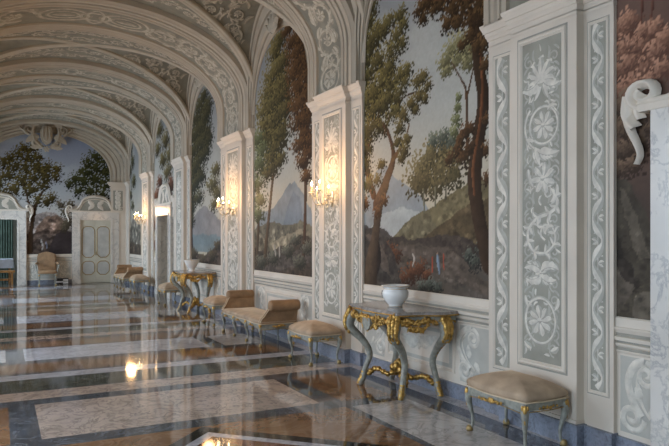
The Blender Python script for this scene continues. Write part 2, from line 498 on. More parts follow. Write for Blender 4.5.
# black diamonds at the first pilasters, then cross bands at each following pilaster
for cy in (-0.1, 4.1):
    slab(CX - 1.42, CX + 1.42, cy - 1.46, cy + 1.46, 'f_tan', 1)
    for r, m, lv in ((1.45, 'f_black', 2), (1.27, 'f_white', 3), (1.14, 'f_red', 4), (0.95, 'f_black', 5), (0.85, 'f_beige', 6)):
        poly([(CX - r * .99, cy), (CX, cy - r), (CX + r * .99, cy), (CX, cy + r)], m, lv)
    for sx in ((3.06, 3.70), (-0.56, 0.08)): slab(sx[0], sx[1], cy - 1.45, cy + 1.45, 'f_side')
for cyl in [7.98, 12.2, 16.5, 20.8, 24.6]:
    for a, b, m in ((-.30, .30, 'f_green'), (.33, .62, 'f_white'), (-.72, -.34, 'f_beige')):
        slab(-0.83, 3.97, cyl + a, min(END, cyl + b), m)
    if cyl < 24: slab(-.6, 3.7, cyl + .74, cyl + 1.36, 'f_tan')
for i, (a, b) in enumerate([(5.80, 7.03), (9.55, 10.60), (13.75, 14.95), (18.0, 19.3), (22.3, 23.4)]):
    slab(.31, 2.83, a, b, 'f_beige' if i == 0 else 'f_white', 2)
    if i == 0:
        for sx in ((3.06, 3.64), (-.5, .08)): slab(sx[0], sx[1], 5.76, 7.03, 'f_tan')
    else:
        slab(-.6, 3.7, b + .08, b + .62, 'f_tan')
        if i > 0:
            for sx in ((3.06, 3.70), (-.56, .08)): slab(sx[0], sx[1], a, b, 'f_side')
obj('floor', fl, [M[k] for k in FM], kind='structure')

# ------------------------------------------------------------------ walls
w = MB()
for x0, y0, y1, z0, z1 in [(0, BACK, 17.65, 0, 5.9), (0, 17.65, 19.05, 2.25, 5.9), (0, 19.05, END + .3, 0, 5.9)]:
    w.box(WALL, WALL + .35, y0, y1, z0, z1)
obj('wall_right', w, M['plaster'], kind='structure')
w = MB()   # left wall, pierced by tall windows
ys = [BACK]; wins = [(-2.75, -1.35)] + [((a + b) / 2 - .72, (a + b) / 2 + .72) for a, b in BAYS]
for (a, b) in wins:
    w.box(LEFT - .4, LEFT, ys[-1], a, 0, 5.9); w.box(LEFT - .4, LEFT, a, b, 0, .25); w.box(LEFT - .4, LEFT, a, b, 3.45, 5.9); ys.append(b)
w.box(LEFT - .4, LEFT, ys[-1], END + .3, 0, 5.9)
obj('wall_left', w, M['plaster'], kind='structure')
glm, gn, gl_, gb = nt('window_glass')
tr = gn.new('ShaderNodeBsdfTransparent'); gg = gn.new('ShaderNodeBsdfGlossy'); gg.inputs['Roughness'].default_value = 0.02
mxs = gn.new('ShaderNodeMixShader'); mxs.inputs[0].default_value = 0.06
gl_.new(tr.outputs[0], mxs.inputs[1]); gl_.new(gg.outputs[0], mxs.inputs[2]); gl_.new(mxs.outputs[0], gn['Material Output'].inputs['Surface'])
for k, (a, b) in enumerate(wins):
    w = MB(); x0, x1 = LEFT - .26, LEFT - .20
    w.box(x0, x1, a, a + .07, .25, 3.45); w.box(x0, x1, b - .07, b, .25, 3.45); w.box(x0, x1, a, b, .25, .34); w.box(x0, x1, a, b, 3.38, 3.45)
    w.box(x0, x1, (a + b) / 2 - .04, (a + b) / 2 + .04, .25, 3.45)
    for z in (.95, 1.6, 2.25, 2.9): w.box(x0 + .01, x1 - .01, a, b, z - .015, z + .015)
    wo = obj('window_%d' % (k + 1), w, M['mould'], kind='structure')
    g = MB(); g.box(LEFT - .235, LEFT - .225, a + .05, b - .05, .3, 3.4); obj('pane', g, glm, wo)
w = MB(); w.box(LEFT - .4, WALL + .35, BACK - .3, BACK, 0, 5.9)
obj('wall_back', w, M['plaster'], kind='structure')
w = MB()   # end wall with the doorway into the next room on its left
w.box(.56 - 0.0, WALL + .35, END, END + .3, 0, 5.9); w.box(LEFT - .4, -.50, END, END + .3, 0, 5.9); w.box(-.50, .56, END, END + .3, 2.25, 5.9)
obj('wall_end', w, M['plaster'], kind='structure')

# ------------------------------------------------------------------ skirting of blue-grey marble
w = MB()
for i, (a, b) in enumerate(BAYS):
    if i in DOOR_BAYS:
        c = DOOR_BAYS[i]; w.box(WALL - .03, WALL, a, c - .97, 0, .15); w.box(WALL - .03, WALL, c + .97, b, 0, .15)
    else: w.box(WALL - .03, WALL, a, b, 0, .15)
for (a, b) in PIERS:
    w.box(WALL - .075, WALL, a - .01, b + .01, 0, .165)
    c0, c1 = a + .26 * (b - a) / 1.4, b - .28 * (b - a) / 1.4
    w.box(4.05 - .035, WALL, c0 - .012, c1 + .012, 0, .17)
obj('baseboard_right', w, M['skirting'], kind='structure')
w = MB(); w.box(.86, 2.30, END - .03, END, 0, .15); w.box(3.94, WALL, END - .03, END, 0, .15)
obj('baseboard_end', w, M['skirting'], kind='structure')
w = MB(); w.box(LEFT, LEFT + .03, BACK, END, 0, .15); obj('baseboard_left', w, M['skirting'], kind='structure')

# ------------------------------------------------------------------ chair rail and wainscot of each bay
wr = MB(); ws = MB()


def rail(mb, mp, u0, u1):
    """band under the murals: fillet, hollow and torus steps"""
    prof = [(.775, 0), (.79, .012), (.80, .012), (.802, .002), (.82, .002), (.83, .016), (.852, .022), (.856, .004), (.868, .004), (.872, .026), (.90, .032), (.905, .012), (.93, .018), (.96, .034), (.972, .034), (.975, .02), (1.04, .02), (1.05, .008), (1.05, 0)]
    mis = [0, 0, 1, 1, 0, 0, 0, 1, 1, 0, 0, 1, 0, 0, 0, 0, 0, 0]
    for k in range(len(prof) - 1):
        (v0, h0), (v1, h1) = prof[k], prof[k + 1]
        mb.add([mp(u0, v0, h0), mp(u1, v0, h0), mp(u1, v1, h1), mp(u0, v1, h1)], [(0, 1, 2, 3)], mis[k])


def volute_S(mb, mp, u, d, v0=.2, v1=.74, sc=1.0, mi=2):
    """upright S scroll of the wainscot: eye at top turning out, eye at bottom turning in"""
    H = v1 - v0; r = H * .17
    top = spiral_pts(u + d * .02, v1 - r * 1.1, r * 1.05, PI / 2 + (0 if d > 0 else 0), 1.6, -d, .15, 26)[::-1]
    body = smooth2([top[-1], (u - d * .12 * sc, v1 - r * .35), (u - d * .22 * sc, v1 - H * .30), (u - d * .15 * sc, v0 + H * .42), (u - d * .02, v0 + H * .24)], 5)
    bot = spiral_pts(u - d * .10, v0 + r * 1.25, r * 1.2, 0 if d > 0 else PI, 1.5, -d, .15, 26)
    for pts, ww in ((top, .022), (body[1:], .034), (bot, .024)):
        ribbon(mb, mp, pts, [ww * (1 if len(pts) > 24 else 1) for _ in pts], mi, .014)
    inner = [(x + d * .075, y) for x, y in body[2:]]
    ribbon(mb, mp, inner, .012, mi, .01)
    acanthus(mb, mp, u - d * .02, v0 + H * .45, PI / 2 + d * .5, .14, .05, -d * .8, 3, mi)
    acanthus(mb, mp, u + d * .06, v0 + H * .40, -PI / 2 + d * .3, .13, .05, d * .8, 3, mi)


def wainscot(mb, mp, u0, u1):
    uw = u1 - u0
    quad(mb, mp, u0, u1, .15, .775, .001, 0)
    if uw > 1.5:
        quad(mb, mp, u0 + .04, u0 + .48, .19, .76, .002, 3); quad(mb, mp, u1 - .48, u1 - .04, .19, .76, .002, 3)
        volute_S(mb, mp, u0 + .30, -1); volute_S(mb, mp, u1 - .30, 1)
        frame_rect(mb, mp, u0 + .56, u1 - .56, .24, .72, .035, .014, 0, .001)
        quad(mb, mp, u0 + .61, u1 - .61, .29, .67, .002, 3)
        quad(mb, mp, u0 + .66, u1 - .66, .33, .63, .003, 0)
        c = (u0 + u1) / 2
        for d in (1, -1): acanthus(mb, mp, c, .48, PI / 2 - d * PI / 2 + .1, .36, .09, d * .5, 4, 2)
        rosette(mb, mp, c, .48, .08, 7, 2)
    elif uw > .3:
        c = (u0 + u1) / 2
        quad(mb, mp, u0 + .03, u1 - .03, .19, .76, .002, 3); volute_S(mb, mp, c + .04, 1, sc=.6)


WM = [M['mould'], M['shade_line'], M['orn'], M['pale_field']]
for i, (a, b) in enumerate(BAYS):
    spans = [(a, b)] if i not in DOOR_BAYS else [(a, DOOR_BAYS[i] - .97), (DOOR_BAYS[i] + .97, b)]
    for (s0, s1) in spans:
        w = MB(); c = (s0 + s1) / 2; mp = map_wall(WALL, c); hw = (s1 - s0) / 2
        rail(w, mp, -hw, hw); wainscot(w, mp, -hw, hw)
        obj('trim_%d' % (20 + i), w, WM, kind='structure')
w = MB(); mp = map_end(END); rail(w, mp, .86, 2.30); quad(w, mp, .86, 2.3, .15, .775, .001, 0)
quad(w, mp, .90, 2.26, .19, .76, .002, 3); volute_S(w, mp, 1.0, -1); volute_S(w, mp, 2.1, 1)
obj('trim_27', w, WM, kind='structure')

# ------------------------------------------------------------------ pilasters
ORN = [M['orn'], M['orn_dim']]


def steps_cornice(mb, x_front, y0, y1, z0=3.41, top=3.64, ret=True, xb=WALL):
    """entablature block: stacked fillets, hollow and corona with returns at both ends"""
    prof = [(0.0, .008), (.03, .008), (.03, .0), (.085, .0), (.085, .010), (.105, .018), (.12, .030), (.15, .036), (.15, .048), (.185, .066), (.20, .078), (.22, .082)]
    H = top - z0; rows = []
    for q, o in prof:
        z = z0 + q / .22 * H; e = o * .5; rows.append([(xb, y0 - e, z), (x_front - o, y0 - e, z), (x_front - o, y1 + e, z), (xb, y1 + e, z)])
    mb.grid(rows, 0, False)
    o = .082; e = .041; mb.add([(xb, y0 - e, top), (x_front - o, y0 - e, top), (x_front - o, y1 + e, top), (xb, y1 + e, top)], [(0, 1, 2, 3)], 0)
    # neck line under the mouldings


for k, (a, b) in enumerate(PIERS):
    wid = b - a; last = (k == len(PIERS) - 1)
    c0, c1 = a + wid * .20, b - wid * .27
    st = 4.13
    w = MB(); w.box(st, WALL, a, b, 0, 3.45)
    steps_cornice(w, st, a, b if not last else b - .13)
    if not last:
        w.box(4.05, WALL, c0, c1, 0, 3.45); w.box(4.05 - .012, WALL, c0 - .006, c1 + .006, .172, .20)
        steps_cornice(w, 4.05, c0, c1)
    pil = obj('trim_%d' % (k + 1), w, M['plaster'], kind='structure')
    if k == 0: continue
    near = MB(1); fr = MB(); det = k < 5
    # side strips with the twisted ribbon, then the broad centre panel
    for (s0, s1, t) in ([(a, c0, st), (c1, b, st)] if not last else []):
        c = (s0 + s1) / 2; hw = (s1 - s0) / 2; mp = map_wall(t, c)
        uw = hw * .50
        quad(fr, mp, -uw - .035, uw + .035, .42, 3.345, .001, 2); frame_rect(fr, mp, -uw - .028, uw + .028, .427, 3.338, .028, .009, 0, .001)
        quad(fr, mp, -uw, uw, .455, 3.31, .002, 1)
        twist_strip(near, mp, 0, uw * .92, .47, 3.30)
    if not last:
        c = (c0 + c1) / 2; hw = (c1 - c0) / 2; mp = map_wall(4.05, c); uw = hw * .72
        quad(fr, mp, -uw - .015, uw + .015, .535, 3.375, .001, 2)
        frame_rect(fr, mp, -uw, uw, .55, 3.36, .05, .016, 0, .001)
        quad(fr, mp, -uw + .05, uw - .05, .60, 3.31, .002, 1)
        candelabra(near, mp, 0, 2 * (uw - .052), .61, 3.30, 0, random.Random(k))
    obj('panel_moulding', fr, [M['mould'], M['field'], M['shade_line']], pil, label='framed grey-green panels of the pilaster')
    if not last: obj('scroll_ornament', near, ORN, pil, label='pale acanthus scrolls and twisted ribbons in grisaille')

# left wall pilasters (plain shafts, seen only from other positions)
for k, (a, b) in enumerate(PIERS[:-1]):
    w = MB(); w.box(LEFT, LEFT + .12, a, b, 0, 3.45); w.box(LEFT, LEFT + .2, a - .05, b + .05, 3.45, 3.62)
    obj('trim_%d' % (30 + k), w, M['plaster'], kind='structure')

# ------------------------------------------------------------------ vault
SPR = 3.62; ZA = 4.18                                  # height from which the arches curve; below it they rise plumb
RA, HA = 2.52, 1.38            # transverse arches: half span and rise
RW, HW = 2.60, 1.47                        # web of the long barrel
SL, RL = 3.88, 1.77                        # cross barrels: springing height and rise


def arch_pt(phi, off=0.0):
    """point on the transverse arch, moved off metres into the room"""
    if phi < 0: return MID + RA - off, ZA + HA * phi
    if phi > PI: return MID - RA + off, ZA - HA * (phi - PI)
    c, s = math.cos(phi), math.sin(phi)
    nx, nz = c / RA, s / HA; L = math.hypot(nx, nz)
    return MID + RA * c - nx / L * off, ZA + HA * s - nz / L * off


LEG = (ZA - SPR) / HA


for k, (a, b) in enumerate(PIERS):
    w = MB(); wd = b - a; a2, b2 = a + .02, (b - .02 if k < 6 else b)
    N = 64
    # cross section over the width: mouldings at both rims, sunk field in the middle
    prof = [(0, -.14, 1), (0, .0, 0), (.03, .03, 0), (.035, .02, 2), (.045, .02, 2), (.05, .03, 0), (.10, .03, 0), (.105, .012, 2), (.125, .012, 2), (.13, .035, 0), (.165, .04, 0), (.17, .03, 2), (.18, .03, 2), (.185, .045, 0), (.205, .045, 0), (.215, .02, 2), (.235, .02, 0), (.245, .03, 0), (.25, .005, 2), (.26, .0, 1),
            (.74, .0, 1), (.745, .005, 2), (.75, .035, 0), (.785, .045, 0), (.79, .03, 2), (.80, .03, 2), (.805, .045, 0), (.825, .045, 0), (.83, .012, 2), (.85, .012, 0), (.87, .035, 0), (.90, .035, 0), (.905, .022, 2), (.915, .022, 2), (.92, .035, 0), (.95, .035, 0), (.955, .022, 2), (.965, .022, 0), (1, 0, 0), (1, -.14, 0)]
    for i in range(len(prof) - 1):
        (q0, o0, _), (q1, o1, mi) = prof[i], prof[i + 1]
        y0, y1 = a2 + (b2 - a2) * q0, a2 + (b2 - a2) * q1
        rows = []
        for j in range(N + 1):
            ph = -LEG + (PI + 2 * LEG) * j / N; p = arch_pt(ph, o0); q = arch_pt(ph, o1)
            rows.append([(p[0], y0, p[1]), (q[0], y1, q[1])])
        w.grid(rows, mi, True)
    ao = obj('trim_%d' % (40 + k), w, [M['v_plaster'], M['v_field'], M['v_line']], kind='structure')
    if 2 <= k <= 6:
        n_ = MB(1); fw = (b2 - a2) * .225; yc = (a2 + b2) / 2

        def mp(u, v, h, yc=yc):
            p = arch_pt(v / 2.0 - LEG, h); return (p[0], yc - u, p[1])
        vtop = 2.0 * (PI / 2 + LEG); v = .12
        ring(n_, mp, 0, .30, fw * .85, fw * .12); rosette(n_, mp, 0, .30, fw * .6, 6); ring(n_, mp, 0, .30, fw * .5, fw * .06)
        v = .62; d = 1; rr = fw * 1.0
        while v < vtop - .75:
            scroll(n_, mp, d * fw * .12, v, rr * .80, (-PI / 2), d, fw * .15, 0, 6, 1.2)
            acanthus(n_, mp, -d * fw * .55, v - .12, PI / 2, .34, fw * .45, -d * .7, 3)
            leaf(n_, mp, d * fw * .8, v + .1, PI / 2 + d * .3, .25, fw * .16, d, 0)
            v += .46; d = -d
        for dv in (-.42, .42):
            ring(n_, mp, 0, vtop + dv, fw * .75, fw * .1, ry=.34); ring(n_, mp, 0, vtop + dv, fw * .45, fw * .07, ry=.22); leaf(n_, mp, 0, vtop + dv - .15, PI / 2, .3, fw * .2)
        ring(n_, mp, 0, vtop, fw * .5, fw * .1); ring(n_, mp, 0, vtop, fw * .85, fw * .08, ry=.12)
        v = vtop + 1.1
        while v < 2.0 * (PI + LEG) - .3:
            scroll(n_, mp, d * fw * .12, v, rr * .80, (-PI / 2), d, fw * .15, 0, 5, 1.2); acanthus(n_, mp, -d * fw * .55, v - .12, PI / 2, .34, fw * .45, -d * .7, 2)
            v += .46; d = -d
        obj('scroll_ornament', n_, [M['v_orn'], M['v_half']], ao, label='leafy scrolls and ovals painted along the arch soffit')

ceil = MB()
for i, (a, b) in enumerate([(BACK, PIERS[0][0])] + BAYS):
    a -= .02; b += .04
    sc, wb_ = (a + b) / 2, (b - a) / 2
    def dsg(H):
        return wb_ if H <= SL else wb_ * math.sqrt(max(0, 1 - min(1, (H - SL) / RL) ** 2))
    def tg(H): return RW * math.sqrt(max(0, 1 - min(1, max(0, (H - ZA)) / HW) ** 2))
    N = 48
    for sy in (1, -1):
        rows = []
        for j in range(2 * N + 1):
            ph = -LEG + (PI + 2 * LEG) * j / (2 * N); cp = max(0, min(PI, ph)); H = ZA + HW * math.sin(cp) - HA * (max(0, -ph) + max(0, ph - PI)); t = MID + RW * math.cos(cp); g = dsg(H)
            rows.append([(t, sc + sy * (g + (wb_ + .08 - g) * q / 3), H) for q in range(4)])
        ceil.grid(rows, 0, True)
    for sx in (1, -1):
        rows = []
        zs = [(wb_, SPR - .05)] + [(wb_ * math.cos(PI * j / (2 * N)), SL + RL * math.sin(PI * j / (2 * N))) for j in range(0, 2 * N + 1)] + [(-wb_, SPR - .05)]
        wt = (WALL - MID if sx > 0 else MID - LEFT) - .022
        for ds, H in zs:
            g = min(tg(H), wt - .01); rows.append([(MID + sx * (wt + (g - wt) * q / 4), sc + ds, H) for q in range(5)])
        ceil.grid(rows, 0, True)
    # solid top so no light leaks in above the shell
top = MB(); top.box(LEFT - .4, WALL + .35, BACK - .3, END + .3, 5.85, 5.95)
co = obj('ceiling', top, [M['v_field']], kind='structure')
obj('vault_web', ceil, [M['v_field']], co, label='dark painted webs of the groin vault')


def clampx(q): return (max(LEFT + .02, min(WALL - .02, q.x)), q.y, q.z)


def band3(mb, pts, ctr, wdt, hgt, mi=0):
    """rounded strip along a 3D curve, bulging towards ctr"""
    P = [Vector(p) for p in pts]; rows = []
    for i, p in enumerate(P):
        T = (P[min(i + 1, len(P) - 1)] - P[max(i - 1, 0)]).normalized()
        N_ = Vector(ctr) - p; N_ = (N_ - T * N_.dot(T)).normalized(); B = T.cross(N_)
        rows.append([clampx(p + B * (wdt * c) + N_ * (hgt * h)) for c, h in ((-.5, -1.5), (-.5, .3), (-.35, .7), (-.12, .7), (0, .3), (.12, .8), (.38, .8), (.5, .2), (.5, -1.5))])
    mb.grid(rows, mi, False)


for i, (a, b) in enumerate(BAYS):
    if i == 0: continue
    sc, wb_ = (a + b) / 2, (b - a) / 2 + .03
    gr = MB()
    for sy in (1, -1):
        for sx in (1, -1):
            pts = []
            for j in range(0, 33):
                th = PI / 2 * j / 32; H = SL + RL * math.sin(th); ds = wb_ * math.cos(th)
                t = RW * math.sqrt(max(0, 1 - min(1, max(0, H - ZA) / HW) ** 2))
                pts.append((MID + sx * t, sc + sy * ds, H))
            band3(gr, pts, (MID, sc, 3.2), .17, .03)
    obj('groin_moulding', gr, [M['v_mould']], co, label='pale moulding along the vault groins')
    # painted scrolls on the cross web and on the long web
    og = MB(1); rg = random.Random(i * 7)
    for sy in (1, -1):
        def Hv(v): return SL + RL * math.sin(min(v / 1.5, PI / 2))
        def wide(v): return WALL - .30 - (MID + RW * math.sqrt(max(0, 1 - min(1, max(0, Hv(v) - ZA) / HW) ** 2)))
        def mpl(u, v, h, sy=sy):
            th = min(v / 1.5, PI / 2 - .01); return (WALL - .30 - u, sc + sy * (wb_ - .03 - h) * math.cos(th), SL + (RL - h) * math.sin(th))
        v = .62; d = 1
        while v < 2.15:
            W_ = wide(v) - .12; r = min(.17, max(.07, W_ * .36)); n_s = max(1, int(W_ / (r * 2.3))) if W_ > .12 else 0
            for q in range(min(n_s, 6)):
                uc = .04 + W_ * (q + .5) / n_s
                scroll(og, mpl, uc, v, r, d * PI / 2 + q, d if q % 2 else -d, r * .17, 0, 7, 1.3)
                acanthus(og, mpl, uc + r * .9, v + r * .5, PI / 2 * d, r * 1.3, r * .5, 1.2 * d, 3); leaf(og, mpl, uc - r, v - r, PI / 2, r * 1.4, r * .22, d * 1.5, 0, 5)
            v += r * 1.95; d = -d
    for sy in (1, -1):
        def gw(ph):
            H = ZA + HW * math.sin(ph); g = wb_ if H <= SL else wb_ * math.sqrt(max(0, 1 - min(1, (H - SL) / RL) ** 2)); return min(g + .09, wb_)
        def mpw(u, v, h, sy=sy):
            ph = v / 2.3; return (MID + (RW - h) * math.cos(ph), sc + sy * (wb_ - u), ZA + (HW - h) * math.sin(ph))
        v = 1.0; d = 1
        while v < 2.3 * PI - .9:
            W_ = wb_ - gw(v / 2.3) - .04; r = min(.16, W_ * .40)
            if r < .03: v += .08; continue
            n_s = max(1, int(W_ / (r * 2.4)))
            for q in range(n_s):
                uc = .05 + W_ * (q + .5) / n_s; scroll(og, mpw, uc, v, r, d * PI / 2, d if q % 2 else -d, r * .18, 0, 6, 1.2)
                leaf(og, mpw, uc + r, v + r * .6, PI / 2, r * 1.4, r * .25, d, 0, 4)
            v += r * 2.05; d = -d
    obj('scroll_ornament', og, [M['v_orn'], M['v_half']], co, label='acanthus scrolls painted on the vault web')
    # lunette: stepped archivolt between the mural edge and the vault, right side
    ar = MB(); N = 56; A0, B0, Z0 = (b - a) / 2 - .02, 1.22, 3.88; A1, B1 = wb_ + .02, RL + .06
    prof = [(0, .02, 0), (.02, .05, 0), (.16, .06, 0), (.18, .085, 2), (.22, .085, 0), (.25, .12, 0), (.5, .14, 0), (.52, .17, 2), (.56, .18, 0), (.78, .20, 0), (.80, .23, 2), (.84, .24, 0), (1.0, .26, 0), (1.02, .0, 0)]
    for r in range(len(prof) - 1):
        rows = []
        for j in range(-6, N + 7):
            cols = []
            for (q, h, _) in (prof[r], prof[r + 1]):
                A, B = A0 + (A1 - A0) * q, B0 + (B1 - B0) * q
                if j < 0: u, v = A, SPR + (Z0 - SPR) * (j + 6) / 6
                elif j > N: u, v = -A, SPR + (Z0 - SPR) * (6 - (j - N)) / 6
                else: u, v = A * math.cos(PI * j / N), Z0 + B * math.sin(PI * j / N)
                h *= .42 + .58 * (max(0, math.sin(PI * j / N)) if 0 < j < N else 0); cols.append((WALL - h, sc - u, v))
            rows.append(cols)
        ar.grid(rows, prof[r + 1][2], True)
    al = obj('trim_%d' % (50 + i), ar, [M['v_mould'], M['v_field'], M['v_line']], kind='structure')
    ks = MB(); mk = map_wall(WALL - .15, sc)      # shell keystone at the crown of each wall arch
    for d in (1, -1):
        s_ = spiral_pts(d * .09, 5.12, .085, PI / 2, 1.4, -d, .2, 20); ribbon(ks, mk, s_, .026, 0, .05)
    for q in range(5): leaf(ks, mk, 0, 5.02, PI / 2 + (q - 2) * .45, .30, .05, 0, 0, 6, .06)
    obj('keystone', ks, M['v_mould'], al)

# ------------------------------------------------------------------ end wall: arch rings, corner pilaster, crest
w = MB(); N = 64; A0, B0, Z0 = 2.06, 1.42, 3.86; A1, B1, Z1 = RA, HA, ZA
prof = [(0, .0, 0), (.0, .05, 0), (.10, .06, 0), (.12, .03, 2), (.2, .04, 0), (.24, .09, 0), (.42, .11, 0), (.45, .07, 2), (.5, .10, 0), (.72, .13, 0), (.75, .10, 2), (.80, .15, 0), (1.02, .17, 0)]
for r in range(len(prof) - 1):
    rows = []
    for j in range(-3, N + 4):
        cols = []
        for (q, h, _) in (prof[r], prof[r + 1]):
            A, B, ZZ = A0 + (A1 - A0) * q, B0 + (B1 - B0) * q, Z0 + (Z1 - Z0) * q
            if j < 0: u, v = A, SPR + (ZZ - SPR) * (j + 3) / 3
            elif j > N: u, v = -A, SPR + (ZZ - SPR) * (3 - (j - N)) / 3
            else: u, v = A * math.cos(PI * j / N), ZZ + B * math.sin(PI * j / N)
            cols.append((MID + u, END - h, v))
        rows.append(cols)
    w.grid(rows, prof[r + 1][2], True)
obj('trim_60', w, [M['v_mould'], M['v_field'], M['v_line']], kind='structure')
for sx in (1, -1):
    w = MB(); x0, x1 = MID + sx * 2.08, MID + sx * 2.64
    xa, xb = min(x0, x1), max(x0, x1)
    w.box(xa, xb, END - .09, END, 0 if sx < 0 else 0, 3.45, 0)
    for z0, z1, o in ((3.42, 3.46, .03), (3.50, 3.54, .05), (3.54, 3.59, .09), (3.59, 3.64, .12)): w.box(xa - o, xb + .0, END - .09 - o, END, z0, z1, 0)
    w.box(xa, xb, END - .1, END, 3.45, 3.5, 0)
    mp = map_end(END - .09); c = (xa + xb) / 2 - .03
    quad(w, mp, c - .17, c + .17, 2.62, 3.34, .001, 2); quad(w, mp, c - .14, c + .14, 2.65, 3.31, .002, 1)
    po = obj('trim_%d' % (61 if sx > 0 else 62), w, [M['plaster'], M['field'], M['shade_line']], kind='structure')
    n_ = MB(); twist_strip(n_, mp, c, .12, 2.67, 3.29); obj('scroll_ornament', n_, M['orn'], po)

cr = MB(); me_ = map_end(END - .19)
def mpc(u, v, h): return me_(1.15 * u + 1.46, 1.15 * v + 5.22, h * 1.3)
for d in (1, -1):
    ribbon(cr, mpc, smooth2([(d * .10, -.42), (d * .32, -.18), (d * .36, .12), (d * .24, .34)], 6), .06, 0, .10)
    ribbon(cr, mpc, spiral_pts(d * .46, .12, .15, -PI / 2, 1.3, d, .2), .045, 0, .10)
    ribbon(cr, mpc, spiral_pts(d * .28, -.30, .12, PI / 2, 1.2, -d, .2), .04, 0, .09)
    acanthus(cr, mpc, d * .22, .24, PI / 2 - d * 1.1, .45, .18, d * .9, 4, 0, .09); acanthus(cr, mpc, d * .2, -.1, -d * .1 + (0 if d > 0 else PI), .42, .16, -d * .9, 4, 0, .06); acanthus(cr, mpc, d * .14, -.3, -PI / 2 + d * .8, .34, .14, d * .9, 3, 0, .06); acanthus(cr, mpc, d * .08, .30, PI / 2 - d * .3, .26, .12, d * .8, 3)
    ribbon(cr, mpc, smooth2([(d * .55, .05), (d * .72, .16), (d * .62, .26), (d * .45, .30)], 5), .035, 0, .07)
sh = [(0, -.34), (.11, -.26), (.17, -.10), (.17, .08), (.12, .20), (0, .24), (-.12, .20), (-.17, .08), (-.17, -.10), (-.11, -.26)]
cr.prism(sh, 0, .10, mpc); cr.prism([(x * .75, y * .75) for x, y in sh], .10, .14, mpc)
for q in (-.09, 0, .09): ribbon(cr, mpc, [(q, -.2 + abs(q)), (q, .0), (q, .2)], .02, 0, .03, .14)
rosette(cr, mpc, 0, .38, .13, 7); rosette(cr, mpc, 0, -.45, .10, 6)
tag(obj('carved_crest', cr, M['v_mould']), 'carved plaster shield and scroll crest at the crown of the end wall arch', 'crest')

